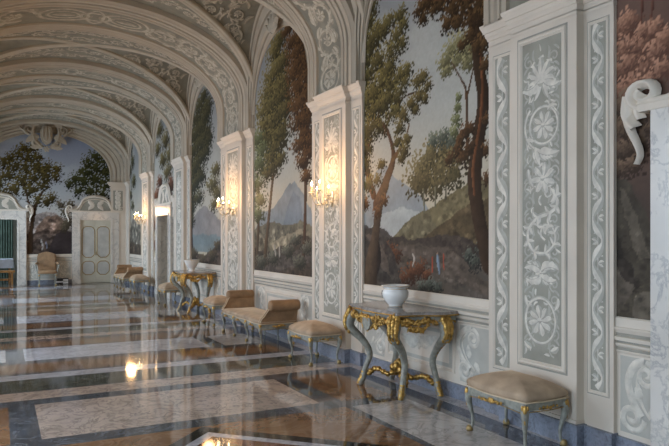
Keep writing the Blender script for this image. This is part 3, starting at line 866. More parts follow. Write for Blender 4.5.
MURAL_FEATURES = {
 'bay12': [
  ('P',(112,116,116),[(-1.258,1.676),(-1.13,2.248),(-0.933,2.459),(-0.697,2.511),(-0.431,2.344),(-0.139,2.184),(0.208,1.998),(0.389,1.671)]),
  ('P',(138,138,132),[(-1.258,1.637),(-0.837,1.921),(-0.388,1.989),(0.208,1.89),(0.389,1.618)]),
  ('C',(84,76,50),(118,104,70),[(-0.02,2.288,0.145,0.134),(0.115,2.443,0.129,0.121),(0.245,2.539,0.114,0.108),(0.476,2.565,0.107,0.105),(0.645,2.463,0.123,0.123),(0.389,2.363,0.153,0.149),(0.115,2.3,0.152,0.143),(0.595,2.292,0.124,0.124),(0.317,2.198,0.111,0.107)]),
  ('C',(80,86,74),(106,108,90),[(0.281,2.686,0.056,0.054),(0.441,2.696,0.065,0.063),(0.595,2.644,0.062,0.062),(0.694,2.601,0.04,0.041)]),
  ('P',(88,78,52),[(-0.607,1.614),(-0.139,1.866),(0.245,1.986),(0.561,2.097),(0.884,2.178),(1.21,2.212),(1.21,1.412),(-0.607,1.35)]),
  ('P',(70,58,40),[(0.019,1.617),(0.476,1.808),(0.884,1.969),(1.21,2.021),(1.21,1.412),(-0.079,1.413)]),
  ('T',(96,92,74),[(0.096,2.169,0.026),(0.115,1.925,0.034)]),
  ('T',(96,92,74),[(0.317,2.176,0.024),(0.317,1.983,0.032)]),
  ('T',(80,72,54),[(0.51,2.247,0.023),(0.493,2.038,0.031)]),
  ('P',(56,48,42),[(-1.31,1.767),(-0.957,1.787),(-0.562,1.662),(-0.139,1.616),(0.389,1.682),(0.884,1.62),(1.21,1.526),(1.21,1.003),(-1.31,0.898)]),
  ('P',(78,68,58),[(-0.496,1.52),(0.019,1.594),(0.561,1.515),(1.21,1.193),(1.21,1.088),(0.561,1.255),(0.019,1.371)]),
  ('C',(78,50,34),(104,66,42),[(-0.496,1.425,0.081,0.071),(-0.652,1.493,0.07,0.06),(-0.139,1.23,0.075,0.068),(0.019,1.282,0.084,0.078),(-0.303,1.175,0.065,0.058),(0.171,1.223,0.046,0.044)]),
  ('C',(54,54,46),(92,94,82),[(-1.03,1.21,0.076,0.063),(-0.837,1.17,0.073,0.062),(-0.652,1.276,0.056,0.048),(0.208,1.116,0.057,0.054),(0.353,1.105,0.055,0.053),(0.057,1.084,0.048,0.044),(0.961,1.404,0.056,0.059),(1.065,1.524,0.055,0.058),(0.884,1.471,0.048,0.05)]),
  ('P',(58,52,46),[(-1.31,1.87),(-1.03,1.788),(-0.744,1.638),(-0.474,1.354),(-0.303,1.036),(-1.31,0.989)]),
  ('P',(84,74,64),[(-1.181,1.714),(-0.981,1.663),(-0.697,1.42),(-0.562,1.184),(-0.744,1.223),(-1.03,1.486)]),
  ('T',(46,38,32),[(-1.181,0.998,0.229),(-0.885,1.34,0.151),(-0.933,1.638,0.13)]),
  ('T',(72,58,44),[(-1.08,0.954,0.359),(-1.03,1.335,0.266),(-0.933,1.675,0.174),(-0.837,2.044,0.17),(-0.697,2.281,0.165)]),
  ('T',(84,60,42),[(-0.909,2.047,0.173),(-0.652,2.362,0.143),(-0.518,2.589,0.099),(-0.584,2.811,0.07),(-0.744,3.015,0.052),(-1.181,3.21,0.046)]),
  ('T',(92,66,42),[(-0.54,2.567,0.08),(-0.388,2.668,0.058),(-0.262,2.791,0.03),(-0.18,2.94,0.018)]),
  ('T',(86,56,36),[(-0.981,2.176,0.132),(-1.13,2.477,0.113),(-1.181,2.699,0.092),(-1.03,2.87,0.044)]),
  ('T',(70,52,32),[(-0.72,2.89,0.041),(-0.562,3.143,0.032),(-0.303,3.261,0.023),(-0.059,3.282,0.014)]),
  ('T',(70,52,32),[(-0.861,3.095,0.043),(-0.814,3.579,0.032),(-0.652,3.906,0.024),(-0.474,4.215,0.016)]),
  ('C',(64,58,34),(112,100,58),[(-1.13,4.41,0.141,0.114),(-1.03,4.531,0.107,0.088),(-0.744,4.173,0.115,0.098),(-0.607,4.23,0.084,0.072),(-0.388,4.248,0.079,0.07),(-0.303,4.118,0.078,0.07),(-0.452,4.02,0.094,0.083),(-1.08,4.079,0.155,0.126),(-0.885,3.842,0.148,0.124),(-0.562,3.859,0.11,0.096),(-0.652,3.665,0.127,0.109),(-0.345,3.897,0.079,0.07),(-0.366,3.541,0.092,0.082),(-0.22,3.566,0.064,0.057),(-1.155,3.678,0.141,0.115),(-0.957,3.46,0.151,0.125),(-0.607,3.462,0.125,0.108),(-0.431,3.32,0.107,0.094),(-0.282,3.442,0.077,0.069),(-1.03,3.223,0.138,0.113),(-0.744,3.259,0.115,0.098),(-0.474,3.128,0.108,0.095),(-0.837,2.993,0.103,0.086),(-1.181,4.297,0.142,0.115),(-1.181,3.913,0.158,0.128),(-1.13,3.392,0.156,0.127),(-1.181,2.954,0.142,0.115),(-0.933,4.164,0.135,0.112),(-0.744,3.564,0.129,0.11),(-0.885,3.284,0.133,0.111),(-0.652,3.327,0.113,0.097),(-1.181,2.571,0.111,0.09),(-1.13,2.311,0.094,0.076)]),
  ('C',(68,60,36),(108,94,56),[(-0.02,3.386,0.073,0.067),(0.096,3.406,0.059,0.055),(0.171,3.302,0.058,0.055),(0.019,3.222,0.06,0.056),(-0.139,3.161,0.062,0.057),(-0.303,3.052,0.078,0.07),(0.133,3.178,0.047,0.044),(-0.059,3.079,0.049,0.045),(-0.388,2.926,0.066,0.059),(-0.431,2.767,0.053,0.047),(-0.282,2.656,0.065,0.058),(-0.22,2.763,0.051,0.046),(-0.345,2.57,0.052,0.047),(-1.08,3.003,0.124,0.101),(-1.181,2.762,0.111,0.09),(-0.79,2.532,0.058,0.049),(-0.885,2.356,0.059,0.05)]),
  ('C',(84,58,36),(112,78,48),[(-0.72,2.1,0.057,0.049),(-0.885,1.96,0.059,0.05),(-1.181,2.059,0.063,0.051)]),
  ('C',(112,106,74),(142,134,96),[(0.476,3.491,0.075,0.074),(0.595,3.587,0.093,0.093),(0.759,3.626,0.089,0.091),(0.884,3.553,0.077,0.08),(0.493,3.382,0.053,0.052),(0.694,3.46,0.081,0.082),(0.853,3.401,0.068,0.07),(0.946,3.458,0.047,0.049)]),
  ('T',(74,52,34),[(0.595,3.463,0.015),(0.759,3.241,0.023),(0.838,3.074,0.034),(0.853,2.521,0.042)]),
  ('T',(74,52,34),[(0.946,3.32,0.014),(0.9,3.191,0.019),(0.853,3.071,0.028)]),
  ('C',(98,100,66),(120,120,84),[(0.678,2.849,0.041,0.041),(0.694,2.969,0.035,0.036),(0.71,3.068,0.026,0.027),(0.645,2.731,0.041,0.041)]),
  ('T',(52,38,26),[(1.095,4.001,0.144),(0.991,3.731,0.162),(1.036,3.279,0.16),(1.095,2.976,0.171),(1.021,2.598,0.188),(0.961,2.212,0.205),(1.021,1.865,0.188),(1.095,1.621,0.197),(1.181,1.411,0.243)]),
  ('T',(96,60,36),[(1.021,3.576,0.027),(1.08,3.172,0.032),(1.051,2.789,0.04),(0.946,2.361,0.041),(0.961,2.064,0.027)]),
  ('C',(58,42,26),(92,68,40),[(0.171,4.221,0.081,0.077),(0.019,4.18,0.072,0.067),(0.096,4.068,0.059,0.055),(0.389,4.129,0.088,0.085),(0.595,4.002,0.093,0.093),(0.694,3.848,0.071,0.072),(0.527,3.876,0.063,0.063),(0.822,3.971,0.088,0.09),(0.915,3.823,0.086,0.089),(1.095,3.827,0.072,0.077),(1.153,3.656,0.053,0.058),(0.561,4.199,0.105,0.104),(0.884,4.091,0.096,0.1),(0.208,4.339,0.103,0.098),(0.884,3.653,0.058,0.06),(1.006,3.521,0.056,0.059),(0.759,3.586,0.04,0.041),(0.389,4.257,0.098,0.096),(0.726,4.103,0.09,0.092),(1.065,3.972,0.082,0.087),(1.124,3.5,0.054,0.058),(1.124,3.307,0.045,0.048),(0.281,4.099,0.056,0.054)]),
  ('C',(58,42,26),(88,62,38),[(0.759,2.633,0.05,0.051),(0.694,2.539,0.061,0.061),(0.822,2.705,0.049,0.05),(0.79,2.447,0.059,0.061),(0.561,2.451,0.042,0.042),(0.915,2.731,0.038,0.04),(0.884,2.537,0.048,0.05),(1.153,2.485,0.045,0.048),(1.138,2.775,0.036,0.038),(1.153,2.197,0.045,0.048)]),
  ('T',(150,72,50),[(0.263,1.434,0.026),(0.263,1.347,0.03),(0.263,1.272,0.016)]),
  ('T',(150,72,50),[(0.459,1.46,0.025),(0.459,1.365,0.028),(0.476,1.292,0.016)]),
  ('T',(150,120,96),[(0.353,1.49,0.016),(0.353,1.468,0.019)]),
  ('T',(112,124,134),[(0.353,1.447,0.038),(0.371,1.362,0.048),(0.389,1.267,0.032)]),
  ('T',(160,150,136),[(-0.119,1.457,0.025),(-0.079,1.402,0.036),(-0.119,1.321,0.018)]),
 ],
 'bay23': [
  ('P',(106,112,114),[(-1.319,1.687),(-0.909,2.096),(-0.34,2.145),(0.013,2.33),(0.346,2.521),(0.585,2.535),(0.851,2.345),(1.245,1.993),(1.245,1.605),(-1.319,1.595)]),
  ('P',(98,104,108),[(-0.073,1.6),(0.265,2.153),(0.506,2.398),(0.738,2.227),(0.961,1.604)]),
  ('P',(92,84,66),[(-1.425,1.743),(-0.618,1.912),(0.098,1.831),(0.738,1.884),(1.245,1.814),(1.245,0.935),(-1.425,0.945)]),
  ('P',(132,120,98),[(-0.524,1.511),(0.098,1.666),(0.738,1.759),(0.961,1.726),(0.346,1.569),(-0.25,1.362)]),
  ('P',(58,48,40),[(-1.425,1.446),(-0.618,1.388),(0.182,1.503),(0.738,1.666),(1.245,1.635),(1.245,0.935),(-1.425,0.945)]),
  ('P',(74,66,58),[(-0.909,1.097),(-0.073,1.333),(0.738,1.447),(1.245,1.397),(1.245,1.278),(0.346,1.15),(-0.295,1.021)]),
  ('T',(80,62,44),[(-0.762,1.209,0.175),(-0.618,1.772,0.128),(-0.431,2.458,0.108),(-0.25,3.124,0.089),(-0.295,4.149,0.057)]),
  ('T',(76,60,44),[(-1.162,1.195,0.139),(-1.06,1.957,0.11),(-1.111,2.773,0.092)]),
  ('T',(70,50,36),[(0.888,1.373,0.1),(0.961,2.216,0.098),(0.925,3.444,0.086),(0.738,4.41,0.068)]),
  ('C',(68,62,38),(114,102,62),[(-0.117,4.985,0.149,0.067),(-0.25,4.784,0.228,0.102),(-0.03,4.562,0.257,0.116),(-0.34,4.431,0.309,0.137),(0.013,4.22,0.291,0.133),(-0.524,4.161,0.318,0.139),(-0.117,3.98,0.335,0.151),(-0.618,3.9,0.323,0.14),(-0.205,3.693,0.34,0.152),(0.14,3.767,0.25,0.115),(-0.478,3.565,0.355,0.155),(-0.03,3.397,0.294,0.133),(-0.714,3.355,0.286,0.123),(-0.25,3.192,0.304,0.136),(-0.478,3.013,0.276,0.121),(-0.073,2.936,0.185,0.084),(-0.618,2.784,0.202,0.087),(0.098,4.038,0.216,0.099),(-0.714,3.636,0.246,0.105),(-0.34,3.374,0.309,0.137),(-0.073,4.105,0.296,0.134),(-0.524,3.918,0.318,0.139),(-0.431,2.836,0.235,0.103),(-0.161,4.896,0.187,0.084),(0.098,4.564,0.18,0.082)]),
  ('C',(84,88,58),(108,112,78),[(-1.111,3.408,0.217,0.091),(-0.909,3.202,0.211,0.089),(-1.06,2.95,0.259,0.108),(-1.162,2.596,0.263,0.109),(-1.009,2.315,0.214,0.09),(-1.111,2.049,0.217,0.091)]),
  ('C',(62,44,28),(98,70,42),[(0.265,5.011,0.14,0.065),(0.467,4.794,0.203,0.096),(0.738,4.752,0.193,0.094),(0.624,4.563,0.23,0.11),(0.961,4.417,0.217,0.107),(0.776,4.245,0.256,0.124),(1.069,4.117,0.182,0.091),(0.7,4.012,0.259,0.125),(0.998,3.859,0.246,0.122),(0.776,3.717,0.256,0.124),(1.069,3.542,0.213,0.106),(0.738,3.474,0.225,0.109),(0.961,3.255,0.217,0.107),(0.814,3.09,0.222,0.108),(1.069,2.937,0.182,0.091),(0.851,2.808,0.158,0.077),(0.998,2.579,0.123,0.061),(1.105,4.773,0.181,0.091),(1.14,4.312,0.18,0.09),(1.14,3.711,0.18,0.09),(0.662,4.397,0.228,0.11),(0.585,4.289,0.198,0.095),(1.105,3.114,0.181,0.091),(1.034,3.457,0.214,0.106),(0.888,4.619,0.22,0.108)]),
  ('C',(70,66,52),(100,96,80),[(-0.909,1.204,0.169,0.071),(-0.34,1.292,0.154,0.068),(0.265,1.406,0.14,0.065),(0.738,1.26,0.129,0.062),(1.034,1.483,0.122,0.061),(0.585,1.603,0.099,0.047)]),
  ('T',(150,140,126),[(-0.295,1.497,0.057),(-0.25,1.362,0.072)]),
  ('T',(150,140,126),[(-0.073,1.466,0.047),(-0.073,1.349,0.063)]),
 ],
 'bay34': [
  ('P',(112,108,106),[(-1.774,1.876),(-0.842,2.198),(-0.162,2.383),(0.467,2.201),(1.189,2.008),(1.189,1.482),(-1.774,1.449)]),
  ('P',(96,106,106),[(-1.774,1.625),(-0.495,1.72),(1.189,1.671),(1.189,1.334),(-1.774,1.274)]),
  ('P',(60,46,38),[(-1.774,1.374),(-0.842,1.293),(-0.162,1.215),(0.617,1.41),(1.189,1.629),(1.189,0.956),(-1.774,0.922)]),
  ('T',(62,46,34),[(-1.021,1.048,0.216),(-1.203,1.82,0.162),(-0.842,3.008,0.13),(-0.495,4.382,0.086)]),
  ('C',(46,46,28),(84,78,48),[(-0.162,4.878,0.204,0.092),(-0.495,4.708,0.306,0.14),(0.079,4.47,0.255,0.113),(-0.842,4.437,0.306,0.143),(-0.244,4.203,0.357,0.161),(-0.931,4.068,0.306,0.144),(-0.244,3.835,0.357,0.161),(-1.112,3.706,0.306,0.145),(-0.495,3.494,0.357,0.163),(0.158,3.828,0.255,0.112),(-1.021,3.262,0.306,0.144),(-0.411,3.067,0.306,0.139),(-1.112,2.835,0.255,0.121),(-0.581,2.565,0.255,0.117),(-1.203,2.355,0.204,0.097),(-1.296,2.017,0.204,0.098),(-0.162,4.374,0.306,0.137),(-0.667,4.173,0.306,0.141),(-0.581,3.832,0.306,0.141),(-0.0,3.985,0.306,0.136),(-1.389,3.444,0.255,0.123),(-0.754,3.333,0.306,0.142),(-0.0,3.577,0.255,0.113),(-0.842,2.96,0.306,0.143),(-1.296,2.554,0.255,0.122),(0.158,4.636,0.255,0.112),(-1.389,3.1,0.255,0.123),(-1.389,2.215,0.204,0.098)]),
  ('C',(80,72,44),(104,94,58),[(0.764,3.099,0.204,0.087),(0.542,2.79,0.255,0.11),(0.908,2.614,0.204,0.086),(0.691,2.345,0.204,0.087)]),
  ('C',(60,50,36),(84,72,50),[(-1.021,1.217,0.204,0.096),(-0.244,1.075,0.204,0.092),(0.542,1.233,0.204,0.088),(0.908,1.457,0.153,0.064)]),
 ],
 'bay45': [
  ('C',(74,66,38),(104,92,54),[(-0.568,4.769,0.255,0.146),(0.198,4.376,0.306,0.169),(0.679,3.9,0.306,0.165),(-0.178,3.853,0.255,0.143),(0.441,3.455,0.306,0.167),(-0.836,4.218,0.204,0.118)]),
  ('C',(80,50,36),(106,66,44),[(0.795,3.069,0.255,0.136),(-0.568,3.253,0.204,0.117),(0.56,2.671,0.255,0.138),(-0.973,2.868,0.204,0.119),(0.911,1.976,0.204,0.109),(-1.111,2.009,0.204,0.12),(0.911,1.433,0.204,0.109),(-1.111,1.411,0.204,0.12)]),
 ],
 'bay56': [
  ('P',(100,96,86),[(-1.976,1.354),(-0.374,2.415),(0.879,2.047),(0.879,0.824),(-1.976,0.726)]),
  ('P',(70,60,50),[(-1.976,1.539),(0.879,1.386),(0.879,0.824),(-1.976,0.726)]),
  ('C',(60,60,36),(92,86,52),[(-0.952,4.743,0.204,0.142),(-0.564,4.277,0.204,0.14),(-1.151,3.978,0.204,0.143),(-0.374,3.562,0.204,0.139),(-0.952,3.143,0.153,0.107),(-0.564,2.736,0.153,0.105)]),
  ('T',(62,48,38),[(-0.757,1.015,0.108),(-0.952,2.432,0.086),(-0.757,4.014,0.054)]),
 ],
 'end': [
  ('P',(120,110,104),[(-0.858,1.816),(0.641,2.165),(1.078,2.447),(1.523,2.559),(1.911,2.355),(2.571,2.186),(4.122,2.092),(4.122,0.803),(-0.858,0.884)]),
  ('P',(104,84,70),[(1.141,1.962),(1.459,2.384),(1.846,2.389),(2.173,2.04),(2.173,1.756),(1.141,1.754)]),
  ('P',(64,52,44),[(-0.858,1.816),(0.952,1.754),(1.587,1.965),(2.305,1.828),(4.122,1.687),(4.122,0.73),(-0.858,0.818)]),
  ('P',(44,38,38),[(1.587,1.335),(1.781,1.755),(2.107,1.898),(2.371,1.686),(2.371,0.974),(1.523,0.985)]),
  ('T',(60,44,30),[(0.952,1.131,0.169),(0.984,1.823,0.141),(1.078,2.447,0.113),(1.204,2.936,0.085),(1.395,3.29,0.057)]),
  ('T',(60,44,30),[(1.047,2.308,0.085),(0.89,2.928,0.068),(0.703,3.611,0.056)]),
  ('T',(52,40,28),[(3.249,1.179,0.124),(3.146,2.445,0.092),(3.112,3.527,0.061)]),
  ('C',(56,48,24),(92,80,40),[(0.765,4.681,0.106,0.138),(1.078,4.735,0.107,0.139),(0.579,4.498,0.131,0.172),(0.89,4.413,0.159,0.207),(1.204,4.396,0.108,0.139),(0.334,4.347,0.104,0.137),(0.151,4.167,0.129,0.17),(0.487,4.082,0.157,0.205),(0.827,4.03,0.185,0.241),(1.204,4.048,0.161,0.209),(1.523,4.064,0.136,0.175),(1.846,4.009,0.11,0.141),(1.459,3.781,0.163,0.21),(1.781,3.76,0.11,0.141),(1.078,3.695,0.161,0.208),(0.703,3.611,0.158,0.206),(0.273,3.73,0.155,0.205),(0.03,3.516,0.154,0.204),(-0.21,3.743,0.203,0.27),(0.456,3.259,0.157,0.205),(0.151,3.078,0.155,0.204),(0.952,3.275,0.16,0.207),(1.395,3.429,0.136,0.174),(1.652,3.018,0.11,0.14),(1.459,2.873,0.109,0.14),(1.204,2.936,0.108,0.139),(-0.15,2.901,0.204,0.27)]),
  ('C',(42,46,24),(72,72,38),[(3.112,4.538,0.145,0.18),(2.84,4.343,0.144,0.18),(3.352,4.37,0.147,0.181),(3.112,4.141,0.174,0.217),(2.772,3.981,0.172,0.215),(3.455,4.012,0.147,0.182),(2.437,3.681,0.141,0.178),(2.239,3.531,0.112,0.142),(2.705,3.62,0.171,0.215),(3.077,3.706,0.203,0.253),(3.455,3.576,0.177,0.218),(2.907,3.268,0.144,0.18),(2.504,3.255,0.113,0.143),(3.317,3.172,0.176,0.217)]),
  ('C',(78,70,56),(100,90,72),[(1.911,2.778,0.083,0.106),(2.107,2.535,0.112,0.142),(2.173,2.182,0.112,0.142),(2.239,2.785,0.084,0.106),(2.041,1.968,0.083,0.106)]),
  ('T',(150,146,140),[(1.3,1.546,0.034),(1.363,1.336,0.057),(1.331,1.197,0.04)]),
  ('T',(120,126,140),[(1.459,1.475,0.035),(1.491,1.265,0.046)]),
 ],
 'bay01': [
  ('T',(92,60,48),[(-1.12,3.433,0.022),(-1.136,3.234,0.022),(-1.153,2.946,0.015)]),
  ('T',(92,60,48),[(-1.03,3.403,0.022),(-1.054,3.209,0.022),(-1.07,2.926,0.015)]),
  ('C',(122,86,70),(166,124,100),[(-1.307,3.209,0.068,0.068),(-1.238,3.249,0.059,0.059),(-1.272,3.065,0.067,0.067),(-1.153,3.048,0.064,0.066),(-1.22,2.947,0.073,0.074),(-1.325,2.912,0.061,0.06),(-1.103,2.89,0.063,0.065),(-1.022,2.971,0.061,0.064),(-0.959,3.04,0.059,0.064),(-1.03,3.131,0.047,0.05),(-1.12,3.141,0.042,0.044),(-1.307,2.757,0.06,0.06),(-1.203,2.781,0.058,0.059),(-1.087,2.756,0.055,0.058),(-0.975,2.832,0.053,0.057)]),
  ('C',(76,60,48),(108,88,70),[(-1.307,2.607,0.068,0.068),(-1.238,2.639,0.059,0.059),(-1.169,2.495,0.071,0.073),(-1.29,2.453,0.067,0.068),(-1.153,2.345,0.064,0.066),(-1.272,2.301,0.067,0.067),(-1.07,2.421,0.069,0.072),(-1.203,2.182,0.058,0.059),(-1.307,2.155,0.053,0.053)]),
  ('P',(62,56,46),[(-1.397,2.125),(-1.272,2.062),(-1.153,1.884),(-1.03,1.629),(-0.898,1.49),(-0.898,1.002),(-1.397,0.976)]),
  ('P',(86,78,66),[(-1.343,2.006),(-1.255,1.926),(-1.136,1.665),(-1.054,1.47),(-1.153,1.496),(-1.272,1.74)]),
  ('P',(78,70,60),[(-1.379,1.551),(-1.272,1.463),(-1.203,1.258),(-1.307,1.1),(-1.397,1.053)]),
  ('P',(44,38,32),[(-1.397,1.688),(-1.325,1.627),(-1.203,1.421),(-1.169,1.261),(-1.255,1.314),(-1.361,1.46)]),
  ('P',(90,82,70),[(-1.203,1.184),(-1.103,1.266),(-0.991,1.238),(-0.975,1.048),(-1.203,1.051)]),
 ],
}

# ------------------------------------------------------------------ murals: landscapes painted straight on the plaster
def lin(c): return np.array([((x / 255 + .055) / 1.055) ** 2.4 for x in c])


PIGMENT = 1.45      # how bright the paint is for the colours noted below


def vnoise(U, V, sc, seed, octv=4):
    out = np.zeros_like(U); amp = 1; tot = 0
    for o in range(octv):
        r = np.random.RandomState(seed + o * 17); G = r.rand(64, 64)
        x = U * sc * 2 ** o + 13.7 * o + 100; y = V * sc * 2 ** o + 7.1 * o + 100
        xi = np.floor(x).astype(int); yi = np.floor(y).astype(int); fx = x - xi; fy = y - yi
        fx = fx * fx * (3 - 2 * fx); fy = fy * fy * (3 - 2 * fy)
        g = lambda a, b: G[a % 64, b % 64]
        out += amp * ((g(xi, yi) * (1 - fx) + g(xi + 1, yi) * fx) * (1 - fy) + (g(xi, yi + 1) * (1 - fx) + g(xi + 1, yi + 1) * fx) * fy)
        tot += amp; amp *= .55
    return out / tot


def paint(feats, u0, u1, v0, v1, step, seed, top, mid, low, horizon):
    nu = int((u1 - u0) / step) + 1; nv = int((v1 - v0) / step) + 1
    us = np.linspace(u0, u1, nu); vs = np.linspace(v0, v1, nv); U, V = np.meshgrid(us, vs)
    rs = np.random.RandomState(seed)
    T, Mi, L = lin(top), lin(mid), lin(low)
    q = np.clip((V - horizon) / (v1 - horizon), 0, 1)[..., None]
    C = np.where(q < .35, L + (Mi - L) * (q / .35), Mi + (T - Mi) * ((q - .35) / .65))
    cl = np.clip((vnoise(U * .7, V, 1.3, seed, 5) - .5) * 4.5, 0, 1)[..., None]
    C = C * (1 - cl * .55) + (lin(mid) * 1.15) * cl * .55
    wob = (vnoise(U, V, 4, seed + 5, 4) - .5)
    tex = vnoise(U, V, 16, seed + 9, 3)
    for f in feats:
        if f[0] == 'P':
            pts = f[2]; ins = np.zeros(U.shape, bool); uu = U + wob * .10; vv = V + wob * .12
            n = len(pts)
            for i in range(n):
                (x1, y1), (x2, y2) = pts[i], pts[(i + 1) % n]
                if y1 == y2: continue
                c = ((y1 > vv) != (y2 > vv)) & (uu < (x2 - x1) * (vv - y1) / (y2 - y1) + x1); ins ^= c
            blue = f[1][2] >= f[1][0] - 6; col = lin(f[1]) * (1.0 if blue else .9) * ((.86 + .28 * tex[..., None]) if blue else (.62 + .76 * tex[..., None])) * (.72 + .56 * vnoise(U, V * 1.6, 3.2, seed + 31, 3)[..., None])
            C[ins] = (C * .08 + col * .92)[ins]
            area_ = max((max(p[0] for p in pts) - min(p[0] for p in pts)), .2) * max((max(p[1] for p in pts) - min(p[1] for p in pts)), .2)
            for _ in range(0 if blue else int(260 * area_)):      # brush strokes of scrub and stone
                x = rs.uniform(min(p[0] for p in pts), max(p[0] for p in pts)); y = rs.uniform(min(p[1] for p in pts), max(p[1] for p in pts))
                a_, b_ = int((x - u0) / step), int((y - v0) / step)
                if not (1 < a_ < nu - 6 and 1 < b_ < nv - 4) or not ins[b_, a_] or not ins[min(b_ + 2, nv - 1), a_]: continue
                s = rs.uniform(1.2, 3.4); k = rs.choice([.55, .7, 1.3, 1.6, .8]); g0, g1 = max(0, a_ - int(s * 1.6)), a_ + int(s * 1.6) + 1; h0, h1 = max(0, b_ - 2), b_ + 3
                m_ = (np.hypot((np.arange(g0, min(g1, nu)) - a_)[None, :] / 1.5, (np.arange(h0, min(h1, nv)) - b_)[:, None]) < s * .8) & ins[h0:min(h1, nv), g0:min(g1, nu)]
                sub = C[h0:min(h1, nv), g0:min(g1, nu)]; sub[m_] = sub[m_] * (.4 + .6 * k)
        elif f[0] == 'T':
            pts = smooth2([tuple(p) for p in f[2]], 6) if len(f[2]) > 2 else [tuple(p) for p in f[2]]
            for i in range(len(pts) - 1):
                (x1, y1, w1), (x2, y2, w2) = pts[i], pts[i + 1]
                dx, dy = x2 - x1, y2 - y1; L2 = dx * dx + dy * dy or 1e-9
                t = np.clip(((U - x1) * dx + (V - y1) * dy) / L2, 0, 1)
                d = np.hypot(U - x1 - t * dx, V - y1 - t * dy) + wob * .015; ww = (w1 + (w2 - w1) * t) / 2
                m = d < np.maximum(ww, step * .5)
                sid = ((U - x1 - t * dx) / np.maximum(ww, 1e-4))[..., None]
                col = lin(f[1]) * .75 * (.95 - .45 * sid) * (.7 + .6 * tex[..., None])
                C[m] = col[m]
        else:
            base, hi = lin(f[1]) * .68, lin(f[2]) * .82; cl_ = []
            for (x, y, rx, r) in f[3]:
                for _ in range(int((90 + 1500 * r) * min(2.2, rx / r))):
                    a = rs.rand() * 2 * PI; rr = r * min(2.1, abs(rs.randn()) * .92 + .12)
                    cl_.append((x + rr * math.cos(a) * rx / r, y + rr * math.sin(a) * .95, x, y, r, rx / r))
            rs.shuffle(cl_)
            for (x, y, cx0, cy0, r, asp) in cl_:
                s = max(step * .75, rs.uniform(.55, 1.3) * min(.028, .011 + r * .08)); ang = rs.uniform(-1.2, 1.2); c_, s_ = math.cos(ang), math.sin(ang)
                asp = asp ** .6; i0, i1 = int((x - s * asp - u0) / step), int((x + s * asp - u0) / step) + 2; j0, j1 = int((y - s - v0) / step), int((y + s - v0) / step) + 2
                i0, j0 = max(i0, 0), max(j0, 0)
                if i1 <= i0 or j1 <= j0 or i0 >= nu or j0 >= nv: continue
                # each leaf dab is a shade between the two greens of its tree
                li = np.clip(.36 + .40 * ((y - cy0) - .5 * (x - cx0) / asp) / r + rs.uniform(-.22, .22), 0, 1)
                col = (base * .8 * (1 - li) + hi * li) * (.66 + .42 * li)
                ux, vy = (U[j0:j1, i0:i1] - x) / asp, V[j0:j1, i0:i1] - y
                sub = np.hypot(ux * c_ + vy * s_, (vy * c_ - ux * s_) * 1.7) < s * (.6 + .8 * tex[j0:j1, i0:i1])
                C[j0:j1, i0:i1][sub] = col
    C *= (.93 + .14 * vnoise(U, V, 40, seed + 3, 2))[..., None]
    return us, vs, np.clip(C * PIGMENT, 0, .9)


mur_mat, mn, ml_, mb_ = nt('mural_paint')
va = mn.new('ShaderNodeVertexColor'); va.layer_name = 'paint'
gn_ = mn.new('ShaderNodeTexNoise'); gn_.inputs['Scale'].default_value = 90
tcm = mn.new('ShaderNodeTexCoord'); ml_.new(tcm.outputs['Object'], gn_.inputs['Vector'])
bpm = mn.new('ShaderNodeBump'); bpm.inputs['Strength'].default_value = .12; bpm.inputs['Distance'].default_value = .005
ml_.new(gn_.outputs['Fac'], bpm.inputs['Height']); ml_.new(bpm.outputs['Normal'], mb_.inputs['Normal'])
ml_.new(va.outputs['Color'], mb_.inputs['Base Color']); mb_.inputs['Roughness'].default_value = .55
mb_.inputs['Specular IOR Level'].default_value = .12


def mural(name, key, mp, u0, u1, v0, v1, step, seed, label, keep, top=(104, 107, 110), mid=(142, 140, 131), low=(158, 146, 124), horizon=1.9):
    us, vs, C = paint(MURAL_FEATURES[key], u0, u1, v0, v1, step, seed, top, mid, low, horizon)
    nu, nv = len(us), len(vs); verts = [mp(u, v, 0) for v in vs for u in us]
    faces = []
    for j in range(nv - 1):
        for i in range(nu - 1):
            if keep((us[i] + us[i + 1]) / 2, (vs[j] + vs[j + 1]) / 2): k = j * nu + i; faces.append((k, k + 1, k + nu + 1, k + nu))
    me = bpy.data.meshes.new(name); me.from_pydata(verts, [], faces)
    ca = me.color_attributes.new('paint', 'FLOAT_COLOR', 'POINT')
    buf = np.ones((nv * nu, 4), np.float32); buf[:, :3] = C.reshape(-1, 3); ca.data.foreach_set('color', buf.ravel())
    me.materials.append(mur_mat)
    o = bpy.data.objects.new(name, me); COL.objects.link(o)
    return tag(o, label, 'mural', 'landscape murals of the gallery')


